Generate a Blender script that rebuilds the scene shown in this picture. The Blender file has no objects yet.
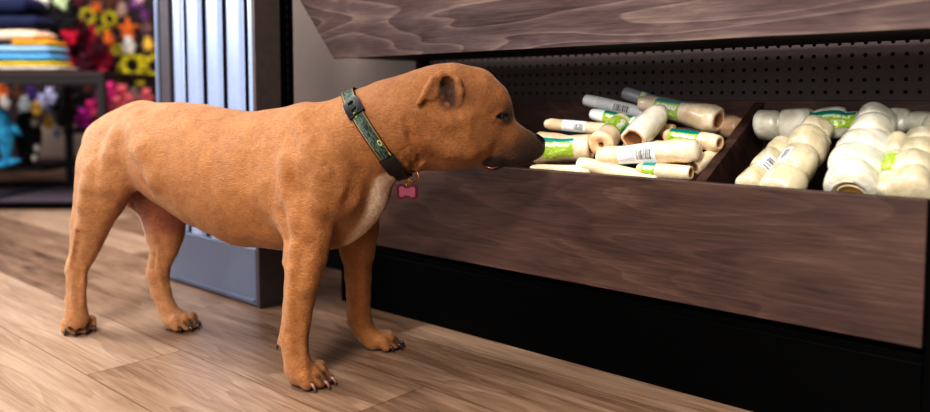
import bpy, bmesh, math, random
import numpy as np
from mathutils import Vector, Matrix, noise
PI = math.pi
rnd = random.Random(7)
COL = bpy.context.scene.collection

# ------------------------------------------------------------------ camera frame (used to survey real positions)
FP = 780.; CH = .49; PIT = math.radians(4); HOR = 97.
PYC = HOR + FP * math.tan(PIT)
AZ = PI - math.atan2(870, FP / math.cos(PIT))
FW0 = np.array([math.cos(AZ), math.sin(AZ), 0.]); RT = np.array([math.sin(AZ), -math.cos(AZ), 0.]); UP0 = np.array([0, 0, 1.])
FW = FW0 * math.cos(PIT) - UP0 * math.sin(PIT); UPV = UP0 * math.cos(PIT) + FW0 * math.sin(PIT)
CAM = np.array([0, 0, CH])
def hit(x, y, n, d):
    r = FW * FP + RT * (x - 465) - UPV * (y - PYC)
    n = np.array(n, float)
    return CAM + r * ((d - n @ CAM) / (n @ r))
def onY(x, y, Y): return hit(x, y, (0, 1, 0), Y)
def depth(p): return float((np.array(p) - CAM) @ FW)
cd = bpy.data.cameras.new('camera'); cam = bpy.data.objects.new('camera', cd); COL.objects.link(cam)
cam.location = CAM
cam.matrix_world = Matrix(((RT[0], UPV[0], -FW[0], CAM[0]), (RT[1], UPV[1], -FW[1], CAM[1]), (RT[2], UPV[2], -FW[2], CAM[2]), (0, 0, 0, 1)))
cd.sensor_fit = 'HORIZONTAL'; cd.sensor_width = 36; cd.lens = 36 * FP / 930
cd.shift_y = (PYC - 206) / 930
cd.clip_start = .02; cd.clip_end = 60
cd.dof.use_dof = True; cd.dof.focus_distance = 1.36; cd.dof.aperture_fstop = 1.7
bpy.context.scene.camera = cam

# ------------------------------------------------------------------ materials
def lin(c): return tuple(((v / 255.) / 12.92 if v / 255. <= .04045 else ((v / 255. + .055) / 1.055) ** 2.4) for v in c) + (1,)
class NT:
    def __init__(s, name):
        s.m = bpy.data.materials.new(name); s.m.use_nodes = True; s.t = s.m.node_tree; s.t.nodes.clear()
        s.out = s.n('ShaderNodeOutputMaterial'); s.b = s.n('ShaderNodeBsdfPrincipled'); s.l(s.b.outputs[0], s.out.inputs[0])
    def n(s, typ, **k):
        nd = s.t.nodes.new(typ)
        for a, v in k.items():
            if a == 'ins':
                for q, w in v.items(): nd.inputs[q].default_value = w
            else: setattr(nd, a, v)
        return nd
    def l(s, a, b): s.t.links.new(a, b)
    def coords(s, kind='Object', scale=(1, 1, 1), loc=(0, 0, 0), rot=(0, 0, 0)):
        tc = s.n('ShaderNodeTexCoord'); mp = s.n('ShaderNodeMapping')
        mp.inputs['Scale'].default_value = scale; mp.inputs['Location'].default_value = loc; mp.inputs['Rotation'].default_value = rot
        s.l(tc.outputs[kind], mp.inputs[0]); return mp.outputs[0]
    def noise(s, vec, scale, detail=3, rough=.5, dist=0):
        nd = s.n('ShaderNodeTexNoise', ins={'Scale': scale, 'Detail': detail, 'Roughness': rough, 'Distortion': dist}); s.l(vec, nd.inputs['Vector']); return nd.outputs['Fac']
    def ramp(s, fac, stops, interp='LINEAR'):
        r = s.n('ShaderNodeValToRGB'); r.color_ramp.interpolation = interp
        e = r.color_ramp.elements
        while len(e) < len(stops): e.new(.5)
        for q, (p, c) in zip(e, stops): q.position = p; q.color = c
        s.l(fac, r.inputs[0]); return r.outputs[0]
    def math(s, op, a, b=0., clamp=False):
        nd = s.n('ShaderNodeMath', operation=op, use_clamp=clamp)
        for i, v in enumerate((a, b)):
            if isinstance(v, (int, float)): nd.inputs[i].default_value = v
            else: s.l(v, nd.inputs[i])
        return nd.outputs[0]
    def mix(s, fac, a, b, mode='MIX'):
        nd = s.n('ShaderNodeMix', data_type='RGBA', blend_type=mode)
        for i, v in ((0, fac), (6, a), (7, b)):
            if isinstance(v, (int, float)): nd.inputs[i].default_value = v
            elif isinstance(v, tuple): nd.inputs[i].default_value = v
            else: s.l(v, nd.inputs[i])
        return nd.outputs[2]
    def bump(s, h, strength=.3, dist=.002):
        nd = s.n('ShaderNodeBump', ins={'Strength': strength, 'Distance': dist}); s.l(h, nd.inputs['Height']); s.l(nd.outputs[0], s.b.inputs['Normal'])
    def set(s, **k):
        for q, v in k.items():
            i = s.b.inputs[q.replace('_', ' ')]
            if isinstance(v, (int, float, tuple)): i.default_value = v
            else: s.l(v, i)
        return s.m
def flat(name, rgb, rough=.6, metal=0., coat=0., spec=.5, bumpy=0, var=.12, vscale=60):
    t = NT(name); c = lin(rgb); v = t.coords()
    f = t.noise(v, vscale, 3)
    d = tuple(x * (1 - var) for x in c[:3]) + (1,); h = tuple(min(1, x * (1 + var)) for x in c[:3]) + (1,)
    t.set(Base_Color=t.ramp(f, [(.3, d), (.7, h)]), Roughness=rough, Metallic=metal, Coat_Weight=coat, Specular_IOR_Level=spec)
    t.b.inputs['Coat Roughness'].default_value = .12
    if bumpy: t.bump(t.noise(v, vscale * 2, 4), bumpy)
    return t.m

def wood(name, dark, mid, light, off, contrast=1., rough=.5):
    """stained plywood: flowing growth-ring contours running along the board"""
    t = NT(name)
    v = t.coords(scale=(.42, 2.6, 2.6), loc=off)
    big = t.noise(v, 2.6, 2, .4, .5)
    rings = t.math('FRACT', t.math('MULTIPLY', big, 15))
    saw = t.ramp(rings, [(0, (0, 0, 0, 1)), (.06, (1, 1, 1, 1)), (.3, (.5, .5, .5, 1)), (1, (.1, .1, .1, 1))])
    v2 = t.coords(scale=(3, 60, 60), loc=off); fine = t.noise(v2, 5, 4, .6)
    v3 = t.coords(scale=(1.2, 4, 4), loc=off); blot = t.noise(v3, 4, 3, .6, .8)
    f = t.math('ADD', t.math('MULTIPLY', saw, .22 * contrast), t.math('ADD', t.math('MULTIPLY', fine, .35), t.math('MULTIPLY', blot, .55)))
    f = t.math('SUBTRACT', f, .05)
    c = t.ramp(f, [(.22, lin(dark)), (.5, lin(mid)), (.78, lin(light))])
    t.set(Base_Color=c, Roughness=rough, Specular_IOR_Level=.35); t.bump(fine, .15, .001)
    return t.m

def floor_mat():
    t = NT('oak_plank_floor')
    tc = t.n('ShaderNodeTexCoord'); sp = t.n('ShaderNodeSeparateXYZ'); t.l(tc.outputs['Object'], sp.inputs[0])
    W = .18; L = 1.22
    y = t.math('DIVIDE', t.math('SUBTRACT', sp.outputs['Y'], .915), W); row = t.math('FLOOR', y); fy = t.math('SUBTRACT', y, row)
    wn = t.n('ShaderNodeTexWhiteNoise', noise_dimensions='1D'); t.l(row, wn.inputs['W'])
    x = t.math('ADD', t.math('DIVIDE', sp.outputs['X'], L), t.math('MULTIPLY', row, .604)); x = t.math('ADD', x, .354)
    colm = t.math('FLOOR', x); fx = t.math('SUBTRACT', x, colm)
    cid = t.n('ShaderNodeCombineXYZ'); t.l(row, cid.inputs[0]); t.l(colm, cid.inputs[1])
    w2 = t.n('ShaderNodeTexWhiteNoise', noise_dimensions='3D'); t.l(cid.outputs[0], w2.inputs['Vector'])
    off = t.n('ShaderNodeVectorMath', operation='SCALE', ins={'Scale': 7.}); t.l(w2.outputs['Color'], off.inputs[0])
    add = t.n('ShaderNodeVectorMath', operation='ADD'); t.l(tc.outputs['Object'], add.inputs[0]); t.l(off.outputs[0], add.inputs[1])
    def mp(sc):
        m = t.n('ShaderNodeMapping'); m.inputs['Scale'].default_value = sc; t.l(add.outputs[0], m.inputs[0]); return m.outputs[0]
    big = t.noise(mp((.6, 8, 1)), 2.2, 2, .45, .5)
    rings = t.math('FRACT', t.math('MULTIPLY', big, 9))
    saw = t.ramp(rings, [(0, (0, 0, 0, 1)), (.12, (1, 1, 1, 1)), (1, (.2, .2, .2, 1))])
    fine = t.noise(mp((3, 90, 1)), 4, 4, .6); blot = t.noise(mp((.9, 9, 1)), 3, 4, .6, .5)
    f = t.math('ADD', t.math('MULTIPLY', saw, .14), t.math('ADD', t.math('MULTIPLY', fine, .42), t.math('MULTIPLY', blot, .5)))
    f = t.math('ADD', f, t.math('MULTIPLY', t.math('SUBTRACT', w2.outputs['Value'], .5), .3))
    c = t.ramp(f, [(.25, lin((70, 51, 40))), (.44, lin((120, 96, 78))), (.62, lin((148, 124, 104))), (.85, lin((174, 152, 132)))])
    # knots
    vo = t.n('ShaderNodeTexVoronoi', ins={'Scale': 2.6}); t.l(mp((1, 2.4, 1)), vo.inputs['Vector'])
    kn = t.ramp(t.math('ADD', vo.outputs['Distance'], t.math('MULTIPLY', blot, .12)), [(.08, (.28, .2, .15, 1)), (.24, (1, 1, 1, 1))])
    c = t.mix(.75, c, kn, 'MULTIPLY')
    e1 = t.math('MINIMUM', fy, t.math('SUBTRACT', 1., fy)); e2 = t.math('MULTIPLY', t.math('MINIMUM', fx, t.math('SUBTRACT', 1., fx)), L / W)
    e = t.math('MINIMUM', e1, e2); seam = t.ramp(e, [(.0, (.45, .4, .36, 1)), (.012, (1, 1, 1, 1))])
    c = t.mix(1., c, seam, 'MULTIPLY')
    t.set(Base_Color=c, Roughness=.42, Specular_IOR_Level=.4); t.bump(fine, .12, .001)
    return t.m

def label_mat(name, kind):
    """printed band: UV.x along the product, UV.y around it"""
    t = NT(name); v = t.coords('UV'); sp = t.n('ShaderNodeSeparateXYZ'); t.l(v, sp.inputs[0]); X, Y = sp.outputs[0], sp.outputs[1]
    def box(x0, x1, y0, y1):
        a = t.math('MULTIPLY', t.math('GREATER_THAN', X, x0), t.math('LESS_THAN', X, x1))
        b = t.math('MULTIPLY', t.math('GREATER_THAN', Y, y0), t.math('LESS_THAN', Y, y1)); return t.math('MULTIPLY', a, b)
    white = lin((226, 228, 226)); green = lin((140, 176, 34)); lime = lin((186, 206, 84)); teal = lin((8, 132, 128)); grey = lin((176, 180, 186))
    if kind == 'green':
        nz = t.noise(t.coords('UV', scale=(3, 5, 1)), 3, 3, .6)
        c = t.mix(t.ramp(nz, [(.48, (0, 0, 0, 1)), (.56, (1, 1, 1, 1))]), green, lime)
        c = t.mix(t.math('LESS_THAN', Y, .24), c, teal)
        sc = t.noise(t.coords('UV', scale=(26, 5, 1)), 1, 1, .5)
        word = t.math('MULTIPLY', box(.12, .9, .3, .46), t.math('GREATER_THAN', sc, .46)); c = t.mix(word, c, white)
        sc2 = t.noise(t.coords('UV', scale=(45, 14, 1)), 1, 1, .5)
        c = t.mix(t.math('MULTIPLY', box(.15, .8, .56, .82), t.math('GREATER_THAN', sc2, .6)), c, white)
    elif kind == 'barcode':
        c = t.mix(t.math('GREATER_THAN', Y, .86), white, teal)
        st = t.noise(t.coords('UV', scale=(70, .01, 1)), 1, 0, .5)
        c = t.mix(t.math('MULTIPLY', box(.5, .92, .3, .68), t.math('GREATER_THAN', st, .5)), c, lin((22, 22, 26)))
        tx = t.noise(t.coords('UV', scale=(40, 22, 1)), 1, 1, .5)
        c = t.mix(t.math('MULTIPLY', box(.06, .45, .12, .74), t.math('GREATER_THAN', tx, .56)), c, grey)
    else:   # small sticker barcode
        st = t.noise(t.coords('UV', scale=(.01, 34, 1)), 1, 0, .5) if kind == 'sticker_v' else t.noise(t.coords('UV', scale=(34, .01, 1)), 1, 0, .5)
        c = t.mix(t.math('MULTIPLY', box(.15, .85, .2, .72), t.math('GREATER_THAN', st, .5)), white, lin((22, 22, 26)))
    t.set(Base_Color=c, Roughness=.3, Coat_Weight=.5); return t.m

M = {}
def mats():
    M['floor'] = floor_mat()
    M['bin_wood'] = wood('dark_walnut_stained_plywood', (44, 32, 30), (82, 62, 55), (122, 96, 82), (3.1, .4, .2), .45)
    M['bin_wood_in'] = wood('dark_walnut_stained_plywood_inside', (40, 28, 26), (80, 58, 52), (118, 90, 80), (9.1, 2.4, 1.2), .5)
    M['upper_wood'] = wood('greyish_stained_plywood', (68, 58, 61), (128, 113, 114), (184, 167, 156), (6.3, 1.4, .6), 1.)
    M['black'] = flat('black_powder_coated_steel', (5, 5, 5), .45, .0, 0, .08)
    M['blackm'] = flat('matt_black_steel', (30, 28, 30), .6)
    M['shelfgrey'] = flat('taupe_grey_back_panel', (120, 108, 99), .7, var=.04)
    M['slot'] = flat('black_slot', (3, 3, 3), .9)
    M['slatface'] = flat('satin_slat_reflection_tint', (164, 180, 212), .3, .2, .4, var=.03)  # bright bluish reflection on the slats is put into the base colour
    M['slatpanel'] = flat('blue_grey_satin_panel', (100, 110, 130), .4, .25, .2, var=.04)
    M['slatback'] = flat('dark_groove', (66, 60, 66), .6)
    M['slatside'] = flat('dark_brown_side_panel', (76, 66, 64), .55)
    M['walldark'] = flat('dark_store_wall', (62, 50, 54), .8)
    M['wallbeige'] = flat('beige_store_wall', (170, 155, 140), .8)
    M['ceil'] = flat('white_ceiling', (215, 212, 208), .9)
    # peg board: painted hardboard; holes are geometry behind
    M['peg'] = flat('charcoal_pegboard', (84, 74, 74), .8, var=.06)
    def bone(n, a, b, c2, coat=.6, r=.35):
        t = NT(n); v = t.coords(); f = t.noise(v, 34, 4, .55, .6); g = t.noise(v, 160, 3)
        t.set(Base_Color=t.ramp(f, [(.3, lin(a)), (.52, lin(b)), (.72, lin(c2))]), Roughness=r, Coat_Weight=coat, Subsurface_Weight=.12)
        t.b.inputs['Subsurface Radius'].default_value = (.02, .012, .008); t.b.inputs['Subsurface Scale'].default_value = .3
        t.b.inputs['Coat Roughness'].default_value = .1; t.bump(f, .35, .004); return t.m
    M['bone'] = bone('pale_cream_bone', (212, 184, 148), (226, 206, 174), (234, 222, 200))
    M['bone_w'] = bone('white_bone', (214, 204, 184), (230, 224, 208), (238, 234, 226), .8, .3)
    M['bone_t'] = bone('tan_bone', (176, 132, 92), (208, 168, 126), (226, 196, 158), .8)
    M['marrow'] = bone('spongy_peach_bone_end', (210, 168, 126), (230, 200, 164), (240, 218, 190), .1, .7)
    M['hole'] = flat('dark_marrow_hole', (168, 126, 88), .9)
    M['whitewrap'] = flat('white_wrapped_tube', (224, 226, 226), .3, coat=.5, var=.05)
    M['greywrap'] = flat('grey_wrapped_tube', (168, 170, 176), .25, .2, .5, var=.08)
    def hide(n, a, b, c2):
        t = NT(n); v = t.coords(); f = t.noise(v, 26, 4, .55, 1.2); g = t.noise(t.coords(scale=(1, 1, 1)), 60, 4, .6, 2.)
        t.set(Base_Color=t.ramp(f, [(.3, lin(a)), (.5, lin(b)), (.7, lin(c2))]), Roughness=.36, Coat_Weight=.9, Subsurface_Weight=.15)
        t.b.inputs['Subsurface Radius'].default_value = (.02, .014, .009); t.b.inputs['Subsurface Scale'].default_value = .4
        t.b.inputs['Coat Roughness'].default_value = .07; t.bump(g, .4, .004); return t.m
    M['hide'] = hide('vacuum_packed_white_rawhide', (200, 194, 172), (220, 216, 198), (232, 230, 220))
    M['hide_c'] = hide('vacuum_packed_cream_rawhide', (194, 180, 146), (212, 200, 170), (224, 216, 194))
    M['tan'] = flat('tan_rawhide_roll_inside', (206, 160, 92), .5, coat=.5)
    M['label_green'] = label_mat('lime_and_teal_printed_label', 'green')
    M['label_barcode'] = label_mat('white_label_with_barcode', 'barcode')
    M['sticker'] = label_mat('barcode_sticker', 'sticker'); M['sticker_v'] = label_mat('barcode_sticker_turned', 'sticker_v')
    t = NT('clear_shrink_film'); t.set(Base_Color=(.95, .96, 1, 1), Roughness=.12, Specular_IOR_Level=1., Alpha=.12)
    t.bump(t.noise(t.coords(), 90, 4, .6, 2), .8, .004); M['film'] = t.m
    t = NT('red_brass'); M['brass'] = flat('brass', (190, 140, 60), .3, 1.); bpy.data.materials.remove(t.m)

# ------------------------------------------------------------------ mesh helpers
def link(name, bm, mat, parent=None, smooth=True, bevel=0, angle=None):
    me = bpy.data.meshes.new(name)
    bm.normal_update(); bm.to_mesh(me); bm.free()
    for m_ in (mat if isinstance(mat, (list, tuple)) else [mat]): me.materials.append(m_)
    o = bpy.data.objects.new(name, me); COL.objects.link(o)
    if smooth:
        for p in me.polygons: p.use_smooth = True
    if bevel:
        b = o.modifiers.new('bevel', 'BEVEL'); b.width = bevel; b.segments = 2; b.limit_method = 'ANGLE'; b.angle_limit = .6
    if parent is not None: o.parent = parent
    return o
def tag(o, label=None, cat=None, group=None, kind=None):
    if label: o['label'] = label
    if cat: o['category'] = cat
    if group: o['group'] = group
    if kind: o['kind'] = kind
    return o
def empty(name, loc=(0, 0, 0), rz=0):
    o = bpy.data.objects.new(name, None); o.location = loc; o.rotation_euler = (0, 0, rz); o.empty_display_size = .05; COL.objects.link(o); return o
def thing(name, label, cat, loc=(0, 0, 0), group=None, rz=0):
    return tag(empty(name, loc, rz), label, cat, group)
def keep(child, par):
    """parent while keeping world coordinates (mesh built in world space)"""
    child.parent = par
    child.matrix_parent_inverse = (Matrix.Translation(par.location) @ par.rotation_euler.to_matrix().to_4x4()).inverted()
    return child
def box(bm, x0, x1, y0, y1, z0, z1):
    vs = [bm.verts.new((x, y, z)) for x in (x0, x1) for y in (y0, y1) for z in (z0, z1)]
    for f in ((0, 1, 3, 2), (4, 6, 7, 5), (0, 4, 5, 1), (2, 3, 7, 6), (0, 2, 6, 4), (1, 5, 7, 3)): bm.faces.new([vs[i] for i in f])
    return vs
def prism(bm, pts, axis, a, b):
    """polygon pts (2-D) extruded along an axis between a and b"""
    def P(u, v, w): return {'x': (w, u, v), 'y': (u, w, v), 'z': (u, v, w)}[axis]
    A = [bm.verts.new(P(u, v, a)) for u, v in pts]; B = [bm.verts.new(P(u, v, b)) for u, v in pts]
    n = len(pts); bm.faces.new(A); bm.faces.new(B[::-1])
    for i in range(n): bm.faces.new((A[i], B[i], B[(i + 1) % n], A[(i + 1) % n]))
    bmesh.ops.recalc_face_normals(bm, faces=bm.faces[:])
def boxo(name, ext, mat, parent=None, bevel=.001, **k):
    bm = bmesh.new(); box(bm, *ext); o = link(name, bm, mat, None, False, bevel)
    if parent is not None: keep(o, parent)
    return o
def tube(bm, pts, rad, seg=10, cap=True):
    pts = [Vector(p) for p in pts]; n = len(pts)
    if not isinstance(rad, (list, tuple)): rad = [rad] * n
    rings = []; ref = None
    for i, p in enumerate(pts):
        t = (pts[min(i + 1, n - 1)] - pts[max(i - 1, 0)]).normalized()
        if ref is None: ref = t.orthogonal().normalized()
        ref = (ref - t * ref.dot(t)).normalized(); b = t.cross(ref)
        rings.append([bm.verts.new(p + (ref * math.cos(a) + b * math.sin(a)) * rad[i]) for a in [2 * PI * j / seg for j in range(seg)]])
    for r0, r1 in zip(rings, rings[1:]):
        for j in range(seg): bm.faces.new((r0[j], r0[(j + 1) % seg], r1[(j + 1) % seg], r1[j]))
    if cap: bm.faces.new(rings[0][::-1]); bm.faces.new(rings[-1])
mats()
# ================================================================== THE SETTING
def struct(name, bm, mat, smooth=False, bevel=0):
    return tag(link(name, bm, mat, None, smooth, bevel), kind='structure')
bm = bmesh.new(); box(bm, -9, 2.2, -3.5, 5.5, -.05, 0); struct('floor', bm, M['floor'])
bm = bmesh.new(); box(bm, -9, 2.2, -3.5, 5.5, 3.0, 3.05); struct('ceiling', bm, M['ceil'])
bm = bmesh.new(); box(bm, -9.05, -9, -3.5, 5.5, 0, 3); struct('wall_left', bm, M['wallbeige'])
bm = bmesh.new(); box(bm, -9, 2.2, 5.5, 5.55, 0, 3); struct('wall_back', bm, M['wallbeige'])

YF = 1.169; XL = -1.466; XR = -.229; YB = 1.47
# ---- gondola shelving carrying the bins (one continuous run: two bays of back panel)
gon = thing('gondola_shelving', 'black steel store gondola with taupe and pegboard back panels and black kick plate', 'shelving', (-.86, 1.3, 0))
def gp(name, ext, mat, bevel=.001): return boxo(name, ext, mat, gon, bevel)
o = gp('kick_plate', (XL + .003, XR, YF + .012, YF + .03, 0, .13), M['black'], .002)
gp('base_end', (XL + .003, XL + .02, YF + .03, YB, 0, .13), M['black'])
gp('base_deck', (XL + .003, XR, YF + .012, YB, .13, .142), M['black'])
gp('kick_plate', (-2.02, XL - .02, 1.385, 1.40, 0, .13), M['black'])
gp('base_deck', (-2.02, XL - .02, 1.385, YB, .13, .142), M['black'])
gp('back_panel', (-2.35, XL - .012, YB + .004, YB + .016, .14, 1.5), M['shelfgrey'], 0)
gp('back_panel', (-2.35, .6, YB + .03, YB + .04, 0, 1.5), M['blackm'], 0)
# pegboard: sheet with real holes
def pegboard():
    bm = bmesh.new(); p = .0213; x0, x1, z0, z1 = XL + .02, XR + .10, .40, 1.0
    x = x0; r = .0035; y = YB
    nx = int((x1 - x0) / p); nz = int((z1 - z0) / p)
    for i in range(nx):
        for j in range(nz):
            cx = x0 + (i + .5) * p; cz = z0 + (j + .5) * p + .0026; h = p / 2
            if cz > .68:
                vs = [bm.verts.new((cx + a * h, y, cz + b * h)) for a, b in ((-1, -1), (1, -1), (1, 1), (-1, 1))]; bm.faces.new(vs); continue
            out = []; inn = []
            for k in range(8):
                a = PI / 4 * k + PI / 8
                inn.append(bm.verts.new((cx + r * math.cos(a), y, cz + r * math.sin(a))))
            co = [bm.verts.new((cx + a * h, y, cz + b * h)) for a, b in ((1, 1), (-1, 1), (-1, -1), (1, -1))]
            for q in range(4):
                a, b = co[q], co[(q + 1) % 4]; k = q * 2
                bm.faces.new((a, inn[(k + 1) % 8], inn[k % 8])); bm.faces.new((a, b, inn[(k + 2) % 8], inn[(k + 1) % 8]))
    bmesh.ops.remove_doubles(bm, verts=bm.verts[:], dist=.0002)
    return bm
keep(link('pegboard', pegboard(), M['peg'], None, False), gon)
gp('pegboard_backing', (XL + .02, XR + .10, YB + .008, YB + .012, .14, 1.5), M['slot'], 0)
# slotted uprights
def upright(par, x0, x1, y0, y1, z0, z1, face, dark=M['slot']):
    u = boxo('upright', (x0, x1, y0, y1, z0, z1), M['black'], par, .0008)
    bm = bmesh.new(); z = z0 + .02
    while z < min(z1, 1.0) - .02:
        if face == '-y': box(bm, (x0 + x1) / 2 - .004, (x0 + x1) / 2 + .004, y0 - .0006, y0 + .0004, z, z + .012)
        else: box(bm, x1 - .0004, x1 + .0006, (y0 + y1) / 2 - .003, (y0 + y1) / 2 + .003, z, z + .0135)
        z += .021
    s = link('slots', bm, dark, None, False); s.parent = u; s.matrix_parent_inverse = u.matrix_world.inverted() if False else Matrix.Identity(4)
    return u
upright(gon, XL - .012, XL + .018, YB - .02, YB + .016, .0, 1.5, '-y')
upright(gon, XR + .10, XR + .13, YB - .02, YB + .016, .0, 1.5, '-y')
bm = bmesh.new(); box(bm, XR + .002, XR + .028, YF + .004, YF + .02, 0, .35)
keep(link('end_panel', bm, M['black'], None, False, .001), gon)

# ---- lower display bin
lb = thing('display_bin', 'dark stained wooden bin board and tray holding wrapped bones and rawhide rolls', 'bin', (-.86, 1.3, .142))
ZB, ZT = .1535, .3545; T = .018
bm = bmesh.new(); box(bm, XL, XR, YF, YF + T, ZB, ZT); keep(link('front_board', bm, M['bin_wood'], None, False, .0016), lb)
ZK = .4845   # height of the back rail
def slope(y, z0=.3545, z1=.4745): return z0 + (z1 - z0) * (y - YF - T) / (YB - .04 - YF - T)
def side_board(name, x0, x1):
    bm = bmesh.new(); y0 = YF + T; y1 = YB - .042
    prism(bm, [(y0, ZB), (y1, .20), (y1, ZK - .004), (y0, ZT - .002)], 'x', x0, x1)
    return keep(link(name, bm, M['bin_wood_in'], None, False, .0012), lb)
side_board('side_board', XL, XL + T); side_board('divider', -.566, -.548); side_board('side_board', XR + .03, XR + .03 + T)
bm = bmesh.new(); box(bm, XL, XR + .03 + T, YB - .042, YB - .024, .19, ZK); keep(link('back_board', bm, M['bin_wood_in'], None, False, .0012), lb)
bm = bmesh.new(); prism(bm, [(YF + T, ZB + .002), (YB - .042, .2), (YB - .042, .212), (YF + T, ZB + .014)], 'x', XL + T, XR + .03)
keep(link('bin_floor', bm, M['bin_wood_in'], None, False), lb)
for x in (-1.2, -.5):
    boxo('bracket', (x, x + .02, YF + .02, YB - .05, .1425, .1525), M['black'], lb)

# ---- upper bin with leaning front board
ub = thing('display_bin', 'greyish stained wooden bin with leaning front board, above the dog and the bones', 'bin', (-.86, 1.2, .58))
z0, y0 = .579, 1.169; dz, dy = .26, -.192; nrm = Vector((0, dz, -dy)).normalized() * T
bm = bmesh.new(); prism(bm, [(y0, z0), (y0 + dy, z0 + dz), (y0 + dy + nrm.y, z0 + dz + nrm.z), (y0 + nrm.y, z0 + nrm.z)], 'x', XL, XR + .3)
keep(link('front_board', bm, M['upper_wood'], None, False, .0015), ub)
for x in (XL, XR + .3 - T):
    bm = bmesh.new(); prism(bm, [(y0 + .022, z0 + .004), (YB - .024, z0 + .004), (YB - .024, z0 + dz), (y0 + dy + .022, z0 + dz)], 'x', x, x + T)
    keep(link('side_board', bm, M['upper_wood'], None, False, .001), ub)
boxo('bin_floor', (XL + T, XR + .3 - T, y0 + .025, YB - .024, z0 + .004, z0 + .016), M['blackm'], ub)
for x in (XR + .1,):
    bm = bmesh.new(); prism(bm, [(YB - .03, .50), (YB - .03, .582), (y0 + .06, .582), (y0 + .06, .572)], 'x', x, x + .004)
    keep(link('bracket', bm, M['black'], None, False), ub)

# ---- slat end display unit left of the bins
su = thing('slat_display_panel', 'vertical slat panel unit with painted pale blue reflection and blue-grey base behind the dog', 'display', (-1.77, 1.04, 0))
SX0, SX1, SY = -2.006, -1.541, 1.004
boxo('side_panel', (SX1 - .012, SX1, SY, SY + .068, 0, 1.2), M['slatside'], su, .001)
boxo('side_panel', (SX0, SX0 + .012, SY, SY + .068, 0, 1.2), M['slatpanel'], su, .001)
boxo('base_panel', (SX0 + .012, SX1 - .0125, SY, SY + .02, .004, .14), M['slatpanel'], su, .003)
boxo('base_trim', (SX0 + .02, SX1 - .02, SY - .003, SY - .0002, .012, .018), M['slatpanel'], su, .001)
boxo('groove_back', (SX0 + .012, SX1 - .012, SY + .024, SY + .03, .14, 1.2), M['slatback'], su, 0)
boxo('frame', (SX0 + .0125, SX0 + .062, SY + .004, SY + .022, .141, 1.2), M['slatback'], su, .001)
xs = [onY(x, 40, SY)[0] for x in (170.7, 180.3, 184, 198.6, 203.4, 218.8, 223.4, 240.6, 245.8, 257.9)]
for i in range(5):
    a, b = xs[2 * i], min(xs[2 * i + 1], SX1 - .0125)
    bm = bmesh.new(); n = 10; lo = []; hi = []
    for k in range(n + 1):   # gently crowned slat
        u = -1 + 2 * k / n; x = a + (b - a) * k / n; y = SY + .002 + .005 * u ** 4 * (1 if abs(u) < 1 else 1.6)
        lo.append(bm.verts.new((x, y, .141))); hi.append(bm.verts.new((x, y, 1.2)))
    for k in range(n): bm.faces.new((lo[k], lo[k + 1], hi[k + 1], hi[k]))
    keep(link('slat', bm, M['slatface']), su)
boxo('edge_trim', (SX0 - .004, SX0 - .0005, SY - .002, SY + .012, 0, 1.2), M['slatface'], su, .001)
boxo('back_sheet', (SX0 + .012, SX1 - .012, SY + .05, SY + .06, 0, 1.2), M['slatback'], su, 0)
upright(su, SX1 - .034, SX1 + .003, SY + .0685, SY + .102, 0, 1.2, '+x')

# ================================================================== PRODUCTS IN THE BIN
def frame(A, B):
    A = Vector(A); B = Vector(B); t = (B - A); L = t.length; t.normalize()
    v = Vector(CAM) - (A + B) / 2; e1 = (v - t * v.dot(t)).normalized(); e2 = t.cross(e1)
    return A, t, L, e1, e2
def rod(name, A, B, prof, mat, lump=.04, seg=26, flatn=1., holeA=None, holeB=None, seed=0, oval=None):
    """prof: list of (s, r). end: hole radius ratio -> hollow end with rim; returns mesh object in world space and a surface function"""
    A, t, L, e1, e2 = frame(A, B)
    ss = [p[0] for p in prof]; rr = [p[1] for p in prof]
    def R(s, th):
        r = float(np.interp(s, ss, rr))
        q = noise.noise(Vector((math.cos(th) * 1.1 + seed * 3.7, math.sin(th) * 1.1, s * L * 22))) * lump * 2.2 + noise.noise(Vector((math.cos(th) * 2.6, seed * 1.3, math.sin(th) * 2.6 + s * L * 40))) * lump * .8
        f = 1.
        if oval: f = 1 + oval[0] * math.cos(2 * (th - oval[1]))
        return r * (1 + q) * f
    def S(s, th, off=0): 
        r = R(s, th) + off
        return A + t * (s * L) + (e1 * math.cos(th) + e2 * math.sin(th)) * r
    bm = bmesh.new(); NS = 34
    rings = []
    svals = sorted(set([i / NS for i in range(NS + 1)]))
    for s in svals: rings.append([bm.verts.new(S(s, 2 * PI * j / seg)) for j in range(seg)])
    def cap(ring, s, sign, hole):
        c = A + t * (s * L)
        mi = 0
        prev = ring
        steps = [(.93, .004, 0), (hole if hole else .5, .005 if not hole else .004, 1)] if hole else [(.9, .003, 0), (.6, .005, 0), (.25, .006, 0)]
        if hole: steps += [(hole * .92, -.01, 2), (hole * .7, -.03, 2)]
        for f, dd, m_ in steps:
            nr = [bm.verts.new(c + (v.co - c - t * ((v.co - c).dot(t))) * f + t * (sign * dd)) for v in ring]
            for j in range(seg):
                a, b, c2, d = prev[j], prev[(j + 1) % seg], nr[(j + 1) % seg], nr[j]
                fc = bm.faces.new((a, b, c2, d) if sign > 0 else (d, c2, b, a)); fc.material_index = m_
            prev = nr
        fc = bm.faces.new(prev if sign > 0 else prev[::-1]); fc.material_index = 2 if hole else 0
    for a, b in zip(rings, rings[1:]):
        for j in range(seg): bm.faces.new((a[j], a[(j + 1) % seg], b[(j + 1) % seg], b[j]))
    cap(rings[-1], 1, 1, holeB); cap(rings[0], 0, -1, holeA)
    o = link(name, bm, [mat, M['marrow'], M['hole']])
    return o, S
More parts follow.
